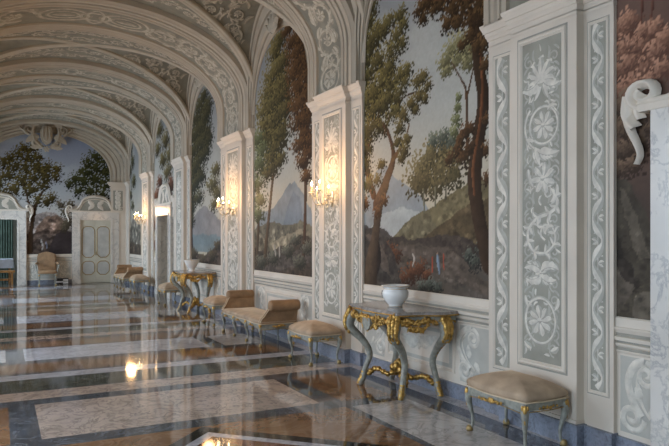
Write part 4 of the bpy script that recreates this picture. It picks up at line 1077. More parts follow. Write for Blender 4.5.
LBL = {1: 'tall landscape mural behind the nearest gilt console table, great brown trunk at its right',
       2: 'arched landscape mural behind the long tan settee, slender trees before a blue peak',
       3: 'narrow landscape mural with a lake, behind the farther gilt console table',
       4: 'sliver of leafy mural above and beside the open side doorway',
       5: 'farthest side wall mural, beyond the most distant wall light',
       0: 'mural of reddish foliage and grey rocks beside the marble door frame at right edge'}
for i, (a, b) in enumerate(BAYS):
    sc = (a + b) / 2; hw = (b - a) / 2
    if i == 0: cc = 2.05
    elif i == 1: cc = 6.02
    elif i == 2: cc = 9.99
    elif i == 3: cc = 14.43
    elif i == 4: cc = 18.6
    else: cc = 22.9
    st = {0: .012, 1: .0125, 2: .018, 3: .025, 4: .035, 5: .035}[i]
    dc = DOOR_BAYS.get(i)
    def keep(u, v, hw=hw, off=sc - cc, dc=dc, cc=cc):
        uu = u + off
        if dc is not None and abs(u - (cc - dc)) < .93 and v < 2.5: return False
        return v < 4.25 or (uu / (hw + .2)) ** 2 + ((v - 3.88) / 1.36) ** 2 < 1
    mural('landscape_mural', 'bay%d%d' % (i, i + 1), map_wall(WALL - .008, cc), cc - sc - hw, cc - sc + hw, 1.045, 5.2, st, 11 + i, LBL[i], keep, **({'top': (120, 100, 90), 'mid': (84, 64, 54), 'low': (60, 50, 43)} if i == 0 else {}))
mural('landscape_mural', 'end', map_end(END - .008), -.5, 3.62, 1.05, 5.3, .03, 40, 'wide landscape mural filling the arched end wall between and above its two doors',
      lambda u, v: (v < 3.9 or ((u - MID) / 2.1) ** 2 + ((v - 3.86) / 1.46) ** 2 < 1) and not (2.32 < u < 3.92 and v < 2.5) and not (u < .84 and v < 2.5),
      top=(104, 112, 130), mid=(142, 145, 146), low=(156, 150, 138), horizon=2.0)


# ------------------------------------------------------------------ marble door cases with scrolled pediments
def pediment_outline(d):
    """right half of the pediment silhouette, from the outer volute to the crown"""
    return smooth2([(.93 * d, 2.56), (.97 * d, 2.74), (.93 * d, 2.86), (.84 * d, 2.84), (.82 * d, 2.76)], 4), \
        smooth2([(.86 * d, 2.62), (.74 * d, 2.60), (.60 * d, 2.66), (.50 * d, 2.80), (.42 * d, 2.96), (.26 * d, 3.07), (0, 3.11)], 5)


def door_case(name, mp, parts=None, W=.80, OH=2.25, OW=.52, jd=.11):
    """jambs and lintel of white veined marble carrying the painted pediment"""
    w = MB()
    for d in (1, -1):
        u0, u1 = sorted((d * OW, d * W))
        for (a, b, h) in ((u0, u1, jd),):
            w.prism([(a, 0), (b, 0), (b, OH + .29), (a, OH + .29)], 0, h, mp)
        w.prism([(min(d * (OW + .02), d * (OW + .07)), 0.14), (max(d * (OW + .02), d * (OW + .07)), .14), (max(d * (OW + .02), d * (OW + .07)), OH + .05), (min(d * (OW + .02), d * (OW + .07)), OH + .05)], jd, jd + .012, mp)
        w.prism([(u0 - .01, 0), (u1 + .01, 0), (u1 + .01, .16), (u0 - .01, .16)], jd, jd + .02, mp)
    w.prism([(-OW, OH), (OW, OH), (OW, OH + .29), (-OW, OH + .29)], 0, jd, mp)
    d_o = obj(name, w, M['white_marble'], kind='structure')
    sx_ = W / .80; mp0 = mp
    def mp(u, v, h): return mp0(u * sx_, v, h)
    p = MB()
    L = pediment_outline(1)[1]; R = pediment_outline(-1)[1]
    out = [(-.86, 2.54)] + R + L[::-1][1:] + [(.86, 2.54)]
    p.prism([(x, max(y, 2.54)) for x, y in out][::-1], 0, .05, mp, 1)
    for d in (1, -1):
        vol, s = pediment_outline(d)
        ribbon(p, mp, [(x * (1 if abs(x) < .9 else 1), y) for x, y in s], .05, 0, .07, .03); ribbon(p, mp, [(x, y - .10) for x, y in s[6:]], .018, 0, .03, .05)
        sp = spiral_pts(d * .87, 2.68, .105, -PI / 2 - .6 * d, 1.5, -d if False else d, .2, 24)
        ribbon(p, mp, sp, .036, 0, .08, .03)
        ribbon(p, mp, smooth2([(d * .93, 2.44), (d * .99, 2.54), (d * .98, 2.68)], 5), .035, 0, .07, .03)
        ribbon(p, mp, smooth2([(d * .90, 2.50), (d * .92, 2.58), (d * .86, 2.64)], 5), .03, 0, .05, .03)
        acanthus(p, mp, d * .05, 2.80, PI / 2 - d * 1.2, .30, .11, d * .9, 3, 0, .05); acanthus(p, mp, d * .05, 2.78, -PI / 2 + d * 1.25, .28, .10, -d * .9, 3, 0, .05)
    for d in (1, -1): ribbon(p, mp, smooth2([(d * .975, 2.68), (d * 1.0, 2.56), (d * .98, 2.44), (d * .94, 2.34), (d * .91, 2.25), (d * .93, 2.18)], 5), [.045, .045, .045, .044, .043, .042, .04, .04, .038, .036, .034, .032, .03, .03, .028, .028, .026, .026, .024, .022, .02, .02, .018, .016, .014, .012][:26], 0, .06, .03)
    ring(p, mp, 0, 2.82, .10, .02, 0, .03, .12); rosette(p, mp, 0, 2.82, .09, 6)
    w2 = [(-.88, 2.54), (.88, 2.54), (.88, 2.59), (-.88, 2.59)]; p.prism(w2, 0, jd + .01, mp, 0)
    obj('pediment', p, [M['mould'], M['field']], d_o, label='scrolled pediment with volutes above the door')
    return d_o


def arch_frame(mb, mp, u0, u1, v0, v1, w_, mi, top=True, bot=True):
    c = .28 * (u1 - u0)
    pts = [(u0, v0 + c), (u0 + c * .5, v0 + c * .4), (u0 + c, v0), (u1 - c, v0), (u1 - c * .5, v0 + c * .4), (u1, v0 + c), (u1, v1 - c), (u1 - c * .4, v1 - c * .35), (u1 - c, v1), (u0 + c, v1), (u0 + c * .4, v1 - c * .35), (u0, v1 - c)]
    pts.append(pts[0]); ribbon(mb, mp, pts, w_, mi, .012); return pts[:-1]


d2 = door_case('door_2', lambda u, v, h: (3.10 + u, END - h, v))
lf = MB(); mp = map_end(END - .02)
for s_, (ua, ub) in enumerate(((3.10 - .52, 3.098), (3.102, 3.62))):
    lf.prism([(ua, .01), (ub, .01), (ub, 2.25), (ua, 2.25)], 0, .035, mp, 0)
obj('door_leaf', lf, M['door_paint'], d2, label='pair of closed cream door leaves')
dt = MB()
for ua, ub in ((2.64, 3.06), (3.14, 3.56)):
    for v0, v1 in ((.30, .78), (.92, 2.02)):
        fp = arch_frame(dt, lambda u, v, h: (u, END - .056 - h, v), ua, ub, v0, v1, .014, 1)
        dt.prism([(x, y) for x, y in fp], 0, .002, lambda u, v, h: (u, END - .056 - h, v), 0)
dt.tube([(3.10, END - .06, 1.0), (3.10, END - .10, 1.0), (3.10, END - .11, 1.12)], .012, 6, 1)
obj('gilt_panels', dt, [M['door_panel'], M['gold_paint']], d2, label='grey panels outlined in gold')
d1 = door_case('door_1', lambda u, v, h: (.03 + u, END - h, v))
d0 = door_case('door_3', lambda u, v, h: (WALL - h, 2.05 - u, v), W=.985, OW=.66)
lf = MB(); lf.box(WALL - .02, WALL, 1.39, 2.71, 0, 2.25); obj('door_leaf', lf, M['door_paint'], d0)
d4 = door_case('door_4', lambda u, v, h: (WALL - h, 18.35 - u, v), W=.93, OW=.64)
# the side doorway stands open: short passage, olive drapes
w = MB(); w.box(WALL + .35, WALL + .4, 17.2, 19.5, 0, 2.7); w.box(WALL + .001, WALL + .345, 19.01, 19.045, 0, 2.245); w.box(WALL + .001, WALL + .345, 17.655, 17.69, 0, 2.245)
obj('trim_70', w, M['white_marble'], kind='structure')
dr = MB(); rows = []
for k in range(60):
    y = 17.70 + 1.30 * k / 59; x = WALL + .27 + .035 * math.sin(k * .9) + .01 * math.sin(k * 2.3)
    rows.append([(x, y, .02), (x, y, 1.1), (x, y, 2.24)])
dr.grid(rows, 0, True)
rows2 = [[(x + .01, y, z) for (x, y, z) in r] for r in rows]; dr.grid(rows2, 0, True)
tag(obj('door_curtain', dr, M['olive']), 'dark olive drape hanging inside the open side doorway', 'curtain')

# next room behind the open left door
w = MB(); Y0, Y1 = END + .3, END + 4.2
w.box(-3.4, -3.3, Y0, Y1, 0, 3.6); w.box(2.6, 2.7, Y0, Y1, 0, 3.6); w.box(-3.4, 2.7, Y1, Y1 + .1, 0, 3.6); w.box(-3.4, 2.7, Y0, Y1, 3.5, 3.6)
obj('wall_beyond', w, M['door_panel'], kind='structure')
area('next_room_daylight', (-2.9, END + 2.2, 2.4), (0, math.radians(-60), 0), 1.6, 2.6, 150, (.72, .86, 1))
for q, (xa, xb) in enumerate(((-1.75, -1.16), (-1.12, -.60), (-.56, -.02), (.02, .5))):
    c = MB(); rows = []
    for k in range(30):
        x = xa + (xb - xa) * k / 29; y = END + 3.9 + .05 * math.sin(k * 1.15)
        rows.append([(x, y, .02), (x, y, 1.7), (x, y, 3.2)])
    c.grid(rows, 0, True); c.grid([[(x, y + .015, z) for x, y, z in r] for r in rows], 0, True)
    tag(obj('green_curtain', c, M['green']), 'dark green curtain in the room beyond the left doorway, panel %s' % ('farthest left', 'left of the middle gap', 'right of the middle gap', 'nearest the door jamb')[q], 'curtain', 'curtains of the next room')
t = thing('draped_table', 'table under a white cloth seen through the left doorway', 'table', (-.45, END + 2.0, 0))
c = MB(); c.box(-.9, .9, -.45, .45, .80, .84); rows = []
for k in range(73):
    a = 2 * PI * k / 72; x = .92 * max(-1, min(1, 1.35 * math.cos(a))); y = .47 * max(-1, min(1, 1.35 * math.sin(a)))
    f_ = 1 + .02 * math.sin(k * 2.2); rows.append([(x * .99, y * .99, .845), (x * f_, y * f_, .70), (x * f_ * 1.01, y * f_ * 1.03, .52)])
c.grid(rows, 0, True); obj('tablecloth', c, M['cloth'], t)
for x in (-.8, .8):
    for y in (-.36, .36): c = MB(); c.tube([(x, y, 0), (x, y, .8)], .035, 8); obj('leg', c, M['oak'], t)
t = thing('oak_bench', 'low orange oak bench standing just inside the left doorway', 'bench', (-.12, END + .85, 0))
c = MB(); c.box(-.62, .62, -.17, .17, .40, .47); obj('seat', c, M['oak'], t)
for x in (-.55, .5):
    c = MB(); c.box(x, x + .06, -.15, .15, 0, .40); obj('leg', c, M['oak'], t)
c = MB(); c.box(-.5, .5, -.03, .03, .12, .18); obj('stretcher', c, M['oak'], t)

# ------------------------------------------------------------------ furniture
# Local frames: x across the gallery (the wall side is +x), y along it.


def serp(ly, lx, n=10, bow=.05):
    """outline of a serpentine rectangle, counter-clockwise, corners clipped"""
    hx, hy = lx / 2, ly / 2; out = []
    for k in range(n + 1):
        q = -1 + 2 * k / n; out.append((-hx - bow * math.cos(PI * q / 2) ** 2 * 1.0 + bow * .35 * (abs(q) ** 6), hy * -q))
    for k in range(1, n):
        q = -1 + 2 * k / n; out.append((hx * q, -hy - bow * .5 * math.cos(PI * q / 2) ** 2))
    for k in range(n + 1):
        q = -1 + 2 * k / n; out.append((hx, hy * q))
    for k in range(1, n):
        q = -1 + 2 * k / n; out.append((-hx * q, hy + bow * .5 * math.cos(PI * q / 2) ** 2))
    return out


def cushion_mb(outl, z0, z1, dome, inset=.0, rings=7):
    mb = MB(); cx_ = sum(p[0] for p in outl) / len(outl); cy_ = sum(p[1] for p in outl) / len(outl)
    rows = []
    for sc_, z in ((.97, z0), (1.0, z0 + .012), (1.015, (z0 + z1) / 2), (1.0, z1 - .012), (.97, z1)): rows.append([(cx_ + (x - cx_) * sc_, cy_ + (y - cy_) * sc_, z) for x, y in outl])
    for k in range(1, rings + 1):
        q = 1 - k / rings; rows.append([(cx_ + (x - cx_) * .97 * q, cy_ + (y - cy_) * .97 * q, z1 + dome * (1 - q ** 2.2)) for x, y in outl])
    mb.grid(rows, 0, True, closev=True); mb.add(rows[0], [tuple(range(len(outl)))], 0); return mb


def band_mb(outl, z0, z1, th=.02, drop=None):
    mb = MB(); n = len(outl); cx_ = sum(p[0] for p in outl) / n; cy_ = sum(p[1] for p in outl) / n
    rows = []
    def ins(p, d): L = math.hypot(p[0] - cx_, p[1] - cy_) or 1; return (p[0] - (p[0] - cx_) / L * d, p[1] - (p[1] - cy_) / L * d)
    zz = [z0 - (drop(p) if drop else 0) for p in outl]
    rows.append([(p[0], p[1], z1) for p in outl]); rows.append([(p[0], p[1], z) for p, z in zip(outl, zz)])
    rows.append([(*ins(p, th), z) for p, z in zip(outl, zz)]); rows.append([(*ins(p, th), z1) for p in outl]); rows.append(rows[0])
    mb.grid(rows, 0, False, closev=True); return mb


def cabriole(px, py, dx, dy, H, r=.032, knee=.035, foot=.03):
    """points and radii of a cabriole leg whose knee swells towards (dx, dy)"""
    pr = [(1.0, .0, 1.05), (.90, .55, 1.15), (.80, .80, 1.1), (.66, .60, .85), (.50, .15, .64), (.34, -.22, .50), (.20, -.22, .44), (.10, .05, .48), (.045, .40, .62), (.0, .55, .70)]
    pts = [(px + dx * knee * o, py + dy * knee * o, H * z) for z, o, _ in pr]
    return smooth2([(*p, r * q[2]) for p, q in zip(pts, pr)], 3)


def leg_obj(parent, px, py, dx, dy, H, r=.032, knee=.035, gilt=True):
    r *= .84; pr = cabriole(px, py, dx, dy, H, r, knee)
    mb = MB(); mb.tube([p[:3] for p in pr], [p[3] for p in pr], 8, 0, .8)
    lg = obj('leg', mb, M['wood'], parent)
    if gilt:
        g = MB(); k = pr[4]
        g.blob((k[0] + dx * r * .75, k[1] + dy * r * .75, k[2] + .015), (r * .62, r * .62, r * 1.5), 0, 8, 6, 3, .15)
        for s in (-1, 1):
            g.blob((k[0] + dx * r * .5 - dy * s * r * .7, k[1] + dy * r * .5 + dx * s * r * .7, k[2] + .03), (r * .4, r * .4, r * .8), 0, 7, 5, 5, .15)
        q = pr[8]; g.blob((q[0] + dx * r * .7, q[1] + dy * r * .7, q[2]), (r * .28, r * .28, r * 1.5), 0, 7, 5, 4, .1)
        obj('gilt_knee', g, M['gold'], lg)
        f_ = MB(); e = pr[-1]; f_.lathe([(.001, .0), (r * .95, .002), (r * 1.1, .014), (r * .95, .03), (r * .7, .045), (.001, .048)], 10, (e[0], e[1], 0))
        obj('foot', f_, M['gold_paint'], lg)
    return lg


def carving(mb, p0, p1, n, size, seed, out=(-1, 0), sag=0.0):
    """a run of overlapping carved and curled leaves between two points"""
    r = random.Random(seed)
    def jag(c, s, sd):
        mb.blob(c, (s * (.40 + .4 * abs(out[1])), s * (.40 + .4 * abs(out[0])), s * r.uniform(.5, .9)), 0, 7, 5, sd, .38)
    for k in range(n):
        q = k / (n - 1) if n > 1 else .5
        c = [p0[i] + (p1[i] - p0[i]) * q for i in range(3)]; s = size * (1.25 - abs(q - .5) * 1.1) * r.uniform(.75, 1.2)
        c[2] -= sag * math.sin(PI * q) + r.uniform(-.4, .4) * s
        jag((c[0] + out[0] * s * .45, c[1] + out[1] * s * .45, c[2]), s, seed * 31 + k)
        for m in range(2):     # leaf tips curling off the main run
            a = r.uniform(0, 2 * PI); L = s * r.uniform(.8, 1.3); tx, tz = math.cos(a), math.sin(a)
            w_ = (-out[1], out[0]); e = (c[0] + w_[0] * tx * L + out[0] * s * .7, c[1] + w_[1] * tx * L + out[1] * s * .7, c[2] + tz * L)
            m_ = ((c[0] + e[0]) / 2 + out[0] * s * .5, (c[1] + e[1]) / 2 + out[1] * s * .5, (c[2] + e[2]) / 2 + .2 * s)
            mb.tube([(c[0], c[1], c[2]), m_, e], [s * .26, s * .22, s * .06], 5)


def make_stool(label, group, pale=True):
    LY, LX = .70, .45
    t = thing('upholstered_stool', label, 'stool', group=group)
    o = serp(LY, LX, 10, .035)
    obj('seat_cushion', cushion_mb(o, .385, .445, .09), M['velvet_pale'] if pale else M['velvet'], t)
    pm = MB(); pm.tube([(x * 1.012, y * 1.012, .384) for x, y in o + o[:2]], .006, 6, cap=False); obj('piping', pm, M['piping'], t)
    def drop(p): return .035 * (1 - abs(math.cos(PI * p[1] / LY)) if abs(p[0]) > LX * .42 else .4)
    ap = obj('apron', band_mb([(x * .985, y * .985) for x, y in o], .335, .38, .022, drop), M['wood'], t)
    g = MB(); carving(g, (-LX / 2 - .032, .13, .335), (-LX / 2 - .032, -.13, .335), 9, .024, 5)
    obj('gilt_carving', g, M['gold'], ap)
    for s in (-1, 1):
        g = MB(); carving(g, (-.09, s * (LY / 2 + .012), .338), (.09, s * (LY / 2 + .012), .338), 6, .018, 6, (0, s)); obj('gilt_carving', g, M['gold'], ap)
    rm = MB(); rm.tube([(x * .995, y * .995, .326 - drop(((x * .985), y * .985))) for x, y in o + o[:2]], .0045, 5, cap=False); obj('gilt_edge', rm, M['gold_paint'], ap)
    for sx in (-1, 1):
        for sy in (-1, 1): leg_obj(t, sx * (LX / 2 - .035), sy * (LY / 2 - .035), sx * .7, sy * .7, .36, .033, .035)
    return t


GS = 'upholstered stools along the wall'
stool = make_stool('pale velvet stool nearest the camera, before the first pilaster at right', GS)
stool.location = (3.77, 4.07, 0); stool.rotation_euler = (0, 0, 0)
ST = [((3.74, 7.84), 'tan velvet stool between the nearest gilt table and the large settee'),
      ((3.74, 12.05), 'tan velvet stool at the far end of the large settee, before the farther gilt table'),
      ((3.74, 16.05), 'tan velvet stool beyond the farther gilt console table, beside the side doorway'),
      ((3.74, 20.0), 'small distant stool beside the near end of the farther settee')]
for (x, y), lb in ST: dup(stool, (x, y, 0), 0, lb)


def make_settee(label, group):
    LY, LX = 1.88, .58; hx, hy = LX / 2, LY / 2
    t = thing('scroll_end_settee', label, 'settee', group=group)
    n = 24; front = [(-hx - .018 * (math.cos(3 * 2 * PI * k / n) * -1 + 1) * .8, hy - LY * k / n) for k in range(n + 1)]
    o = front + [(-hx + LX * k / 5, -hy) for k in range(1, 5)] + [(hx, -hy + LY * k / 8) for k in range(9)] + [(hx - LX * k / 5, hy) for k in range(1, 5)]
    obj('seat_cushion', cushion_mb(o, .345, .40, .035), M['velvet_pale'], t)
    pm = MB(); pm.tube([(x * 1.01, y * 1.005, .342) for x, y in o + o[:2]], .006, 5, cap=False); obj('piping', pm, M['piping'], t)
    def drop(p): return .022 * (1 + math.cos(3 * 2 * PI * (hy - p[1]) / LY)) * .9
    ap = obj('apron', band_mb([(x * .99, y * .99) for x, y in o], .30, .338, .022, drop), M['wood'], t)
    for k in range(3):
        c = hy - LY * (k + .5) / 3; g = MB(); carving(g, (-hx - .035, c + .08, .31), (-hx - .035, c - .08, .31), 6, .02, 9 + k); obj('gilt_carving', g, M['gold'], ap)
    for s in (-1, 1):
        g = MB(); carving(g, (-.1, s * (hy + .01), .31), (.1, s * (hy + .01), .31), 14, .024, 12, (0, s)); obj('gilt_carving', g, M['gold'], ap)
    rm = MB(); rm.tube([(x * 1.0, y * 1.0, .30 - drop((x, y))) for x, y in o + o[:2]], .0045, 5, cap=False); obj('gilt_edge', rm, M['gold_paint'], ap)
    for s in (-1, 1):
        # end arm: panel rising in a hollow curve to a roll along the top
        prof = smooth2([(-hx - .005, .37), (-hx + .02, .42), (-hx + .055, .46), (-hx + .09, .52), (-hx + .15, .585), (hx - .2, .60), (hx, .60)], 4)
        out = prof + [(hx, .345), (-hx, .345)]
        a = MB(); y0 = s * (hy - .055)
        def mpa(u, v, h, s=s, y0=y0): return (u, y0 + s * (h + max(0, v - .40) * .30), v)
        a.prism(out, 0, .06, mpa, 0, False)
        arm = obj('arm', a, M['velvet'], t)
        r = MB(); yc = s * (hy + .065); R = .088
        rows = []
        for (x, q) in [(-hx + .105, .0), (-hx + .108, .7), (-hx + .125, .95), (-hx + .15, 1.0)] + [(-hx + .15 + (LX - .17) * k / 6, 1.0) for k in range(1, 7)] + [(hx + .005, .9), (hx + .006, 0)]:
            rows.append([(x, yc + R * q * math.cos(2 * PI * k / 18),   .622 + R * .95 * q * math.sin(2 * PI * k / 18)) for k in range(18)])
        r.grid(rows, 0, True, closev=True); obj('arm_roll', r, M['velvet'], arm)
        p = MB(); p.tube([mpa(u - .004, v + .004, -.003) for u, v in prof[:22]], .007, 6); p.tube([mpa(u - .004, v + .004, .063) for u, v in prof[:22]], .007, 6); obj('arm_piping', p, M['piping'], arm)
    for k in range(4):
        y = (hy - .045) - (LY - .09) * k / 3
        leg_obj(t, -hx + .02, y, -1 if 0 < k < 3 else -.7, 0 if 0 < k < 3 else (.7 if k == 0 else -.7), .335, .03, .032)
        leg_obj(t, hx - .04, y, .5, 0, .335, .028, .02, gilt=k in (0, 3))
    return t


settee = make_settee('long tan velvet settee with rolled ends beneath the slender-tree mural', 'scroll-ended settees along the wall')
settee.location = (3.76, 10.06, 0)
dup(settee, (3.76, 22.1, 0), 0, 'small distant settee with rolled ends near the end wall door')


def make_console(label, group):
    t = thing('gilt_console_table', label, 'console table', group=group)
    # marble top: serpentine front, splayed ends
    half = [(-.32, 0), (-.325, .12), (-.30, .24), (-.29, .36), (-.31, .45), (-.30, .50), (-.20, .52), (-.06, .55), (.06, .62), (.16, .65), (.34, .65)]
    hs = smooth2(half, 4); outl = [(x, -y) for x, y in hs[::-1]] + hs[1:]
    top = MB(); mpt = lambda u, v, h: (u, v, h)
    for z0, z1, s in ((.885, .90, .985), (.865, .885, 1.0), (.852, .865, .975)):
        top.prism([(x * s if x < .3 else x, y * s) for x, y in outl], z0, z1, mpt, 0)
    tp = obj('marble_top', top, M['top_marble'], t)
    e = MB(); e.tube([(x, y, .862) for x, y in outl], .008, 6); obj('gilt_rim', e, M['gold'], tp)
    inn = [(x * .93 if x < .3 else x, y * .94) for x, y in outl]
    ap = MB(); rows = [[(x, y, .852) for x, y in inn], [(x, y, .79 - .028 * abs(math.cos(y * 7))) for x, y in inn], [(x * .93 if x < .3 else x, y * .95, .79 - .028 * abs(math.cos(y * 7))) for x, y in inn], [(x * .93 if x < .3 else x, y * .95, .852) for x, y in inn]]
    ap.grid(rows, 0, False); apo = obj('apron', ap, M['wood'], t)
    g = MB()
    carving(g, (-.315, .42, .80), (-.325, -.42, .80), 26, .040, 21, (-1, 0)); carving(g, (-.30, .33, .80), (-.30, -.33, .80), 14, .044, 22, (-1, 0), .075)
    carving(g, (-.31, .13, .76), (-.31, -.13, .76), 8, .045, 23, (-1, 0), .05)
    obj('gilt_garland', g, M['gold'], apo, label='gilded leafy garland carved under the marble top')
    for s in (-1, 1):
        g = MB()
        carving(g, (-.26, s * .48, .80), (.14, s * .59, .80), 16, .038, 24, (-.5, s * .8)); carving(g, (-.20, s * .48, .79), (.06, s * .56, .79), 10, .040, 25, (-.5, s * .8), .09)
        carving(g, (.16, s * .60, .80), (.32, s * .60, .80), 6, .028, 26, (0, s))
        obj('gilt_garland', g, M['gold'], apo, label='gilded leafy garland carved under the marble top')
    sh = MB(); sh.prism([(-.07, .80), (-.085, .74), (-.05, .69), (0, .665), (.05, .69), (.085, .74), (.07, .80)], 0, .03, lambda u, v, h: (-.335 - h, u, v)); obj('centre_shield', sh, M['wood'], apo)
    for i, (x, y, dx, dy, fx, fy) in enumerate([(-.27, .43, -.75, .6, -.15, .38), (-.27, -.43, -.75, -.6, -.15, -.38), (.20, .56, .1, 1, .24, .40), (.20, -.56, .1, -1, .24, -.40)]):
        # S-curved leg: swells out under the top, sweeps in, then out to a scrolled foot
        path = smooth2([(x, y, .83, .056), (x + dx * .05, y + dy * .05, .74, .060), (x + dx * .045, y + dy * .045, .64, .050), (x + (fx - x) * .75, y + (fy - y) * .75, .50, .038), (fx - dx * .05, fy - dy * .05, .35, .033), (fx + dx * .0, fy + dy * .0, .20, .030), (fx + dx * .03, fy + dy * .03, .09, .036), (fx + dx * .06, fy + dy * .06, .03, .034), (fx + dx * .065, fy + dy * .065, 0, .03)], 4)
        mb = MB(); mb.tube([p[:3] for p in path], [p[3] for p in path], 8, 0, .75); lg = obj('leg', mb, M['wood'], t)
        g = MB(); r = random.Random(i)
        for k in range(0, 15):
            p = path[k]; s = .052 * (1 - k / 22)
            for side in (-1, 0, 1):
                if k > 9 and side: continue
                g.blob((p[0] + dx * p[3] * .8 - dy * side * .035, p[1] + dy * p[3] * .8 + dx * side * .035, p[2]), (s * .62, s * .62, s * r.uniform(.8, 1.3)), 0, 7, 5, i * 50 + k * 3 + side, .25)
        for q in (0, 1, 2): g.blob((x - dx * .01 - dy * (q - 1) * .07, y - dy * .01 + dx * (q - 1) * .07, .80), (.045, .045, .05), 0, 8, 6, q, .2)
        obj('gilt_acanthus', g, M['gold'], lg, label='gilded acanthus on the knee')
        g = MB()
        for k in range(22, len(path)):
            p = path[k]; g.blob((p[0] + dx * .008, p[1] + dy * .008, max(p[2], .016)), (p[3] * 1.02, p[3] * 1.02, .026 if p[2] > .03 else .016), 0, 8, 5, k, .12)
        obj('gilt_foot', g, M['gold'], lg)
    st = MB()
    for s in (-1, 1):
        for (a, b) in (((-.12, s * .36), (.05, s * .06)), ((.22, s * .38), (.05, s * .06))):
            pts = smooth2([(a[0], a[1], .13), ((a[0] * 2 + b[0]) / 3, (a[1] * 2 + b[1]) / 3 + s * .03, .19), ((a[0] + b[0] * 2) / 3, (a[1] + b[1] * 2) / 3 - s * .02, .15), (b[0], b[1], .21)], 5)
            st.tube(pts, .02, 7)
            for k in range(0, len(pts), 2): st.blob(pts[k], (.036, .040, .03), 0, 7, 5, k + 90, .3)
    for k in range(9):
        a = 2 * PI * k / 9; st.blob((.05 + .06 * math.cos(a), .08 * math.sin(a), .225 + .02 * (k % 3)), (.035, .035, .045), 0, 7, 5, k + 40, .3)
    st.blob((.05, 0, .27), (.045, .05, .07), 0, 8, 6, 3, .2)
    obj('gilt_stretcher', st, M['gold'], t, label='gilded scrollwork stretcher joining the legs')
    return t


con = make_console('nearest gilt and grey-blue console table, before the great landscape mural', 'gilt console tables')
con.location = (3.80, 5.93, 0)
dup(con, (3.80, 14.20, 0), 0, 'farther gilt console table, before the narrow lake mural')

v = MB(); v.lathe([(.001, .0), (.062, .0), (.066, .008), (.06, .016), (.075, .03), (.105, .07), (.122, .11), (.122, .14), (.108, .168), (.104, .176), (.116, .188), (.130, .196), (.132, .204), (.126, .208), (.114, .203), (.100, .185), (.106, .14), (.095, .08), (.05, .03), (.001, .025)], 40)
VT = thing('porcelain_cachepot', 'white porcelain pot with gold rim lines on the nearest gilt table', 'pot', (3.80, 5.93, .9006))
obj('body', v, M['porcelain'], VT)
g = MB()
for r, z in ((.1065, .172), (.1325, .200), (.0665, .008)): g.tube([(r * math.cos(2 * PI * k / 40), r * math.sin(2 * PI * k / 40), z) for k in range(41)], .0022, 5, cap=False)
obj('gold_line', g, M['gold'], VT)
g = MB()
for dz, rx, rz_ in ((.0, .014, .018), (.022, .010, .008), (-.018, .008, .008)):
    a = math.radians(148); g.blob((.121 * math.cos(a + .0), .121 * math.sin(a), .125 + dz), (.004, rx, rz_), 0, 8, 6, 2, .1)
obj('painted_crest', g, M['dark'], VT, label='small dark painted crest on the pot')
VT.scale = (1.17, 1.17, 1.12)
v = MB(); v.lathe([(.001, 0), (.07, 0), (.075, .012), (.055, .025), (.06, .04), (.10, .09), (.135, .15), (.155, .20), (.168, .235), (.172, .245), (.165, .248), (.15, .235), (.12, .15), (.08, .08), (.001, .045)], 32)
VB = thing('porcelain_bowl', 'white flaring bowl standing on the farther gilt console table', 'bowl', (3.78, 14.20, .9006))
obj('body', v, M['porcelain'], VB)
g = MB(); g.tube([(.171 * math.cos(2 * PI * k / 32), .171 * math.sin(2 * PI * k / 32), .245) for k in range(33)], .003, 5, cap=False); obj('gold_line', g, M['gold'], VB)

# ---- armchair at the end wall
t = thing('upholstered_armchair', 'tan upholstered armchair standing against the end wall between the doors', 'armchair', (1.47, END - .48, 0))
def om(u, v, h): return (u, -h, v)
o = [(.30 * math.copysign(abs(math.cos(a)) ** .45, math.cos(a)), .27 * math.copysign(abs(math.sin(a)) ** .45, math.sin(a))) for a in [2 * PI * k / 40 for k in range(40)]]
obj('seat', cushion_mb(o, .40, .48, .05), M['velvet'], t)
bk = MB(); ol = smooth2([(-.27, .50), (-.30, .75), (-.29, 1.02), (-.20, 1.09), (0, 1.14), (.20, 1.09), (.29, 1.02), (.30, .75), (.27, .50)], 4)
bk.prism(ol, .0, .09, lambda u, v, h: (u, .27 - h + (v - .5) * .12, v)); bk.prism([(x * .88, .53 + (y - .5) * .9) for x, y in ol], .09, .12, lambda u, v, h: (u, .27 - h + (v - .5) * .12, v))
obj('backrest', bk, M['velvet'], t)
f_ = MB(); f_.box(-.28, .28, -.25, .25, .35, .40); obj('seat_frame', f_, M['wood'], t)
for s in (-1, 1):
    a = MB(); p = smooth2([(s * .29, .22, .76), (s * .34, .05, .74), (s * .36, -.12, .72), (s * .37, -.20, .69)], 4); a.tube(p, .024, 7); a.tube(smooth2([(s * .37, -.19, .69), (s * .34, -.14, .58), (s * .31, -.16, .42)], 4), .022, 7)
    ar_ = obj('armrest', a, M['wood'], t); a = MB(); a.tube(p[2:10], .036, 8); obj('arm_pad', a, M['velvet'], ar_)
    for y in (-.22, .22): leg_obj(t, s * .25, y, s * .5, -.6 if y < 0 else .4, .36, .033, .03, gilt=y < 0)

# ---- low white appliance by the skirting of the end wall
t = thing('floor_socket_unit', 'small white device with black back lying at the skirting right of the armchair', 'electrical device', (2.02, END - .16, 0))
b_ = MB(); b_.box(-.22, .16, .02, .12, 0, .20); obj('back_box', b_, M['dark'], t)
b_ = MB(); b_.box(-.26, -.02, -.06, .02, .06, .10); b_.box(-.02, .14, -.08, .02, .02, .09); b_.box(-.02, .14, -.08, .02, .11, .17); obj('casing', b_, M['white_plastic'], t)


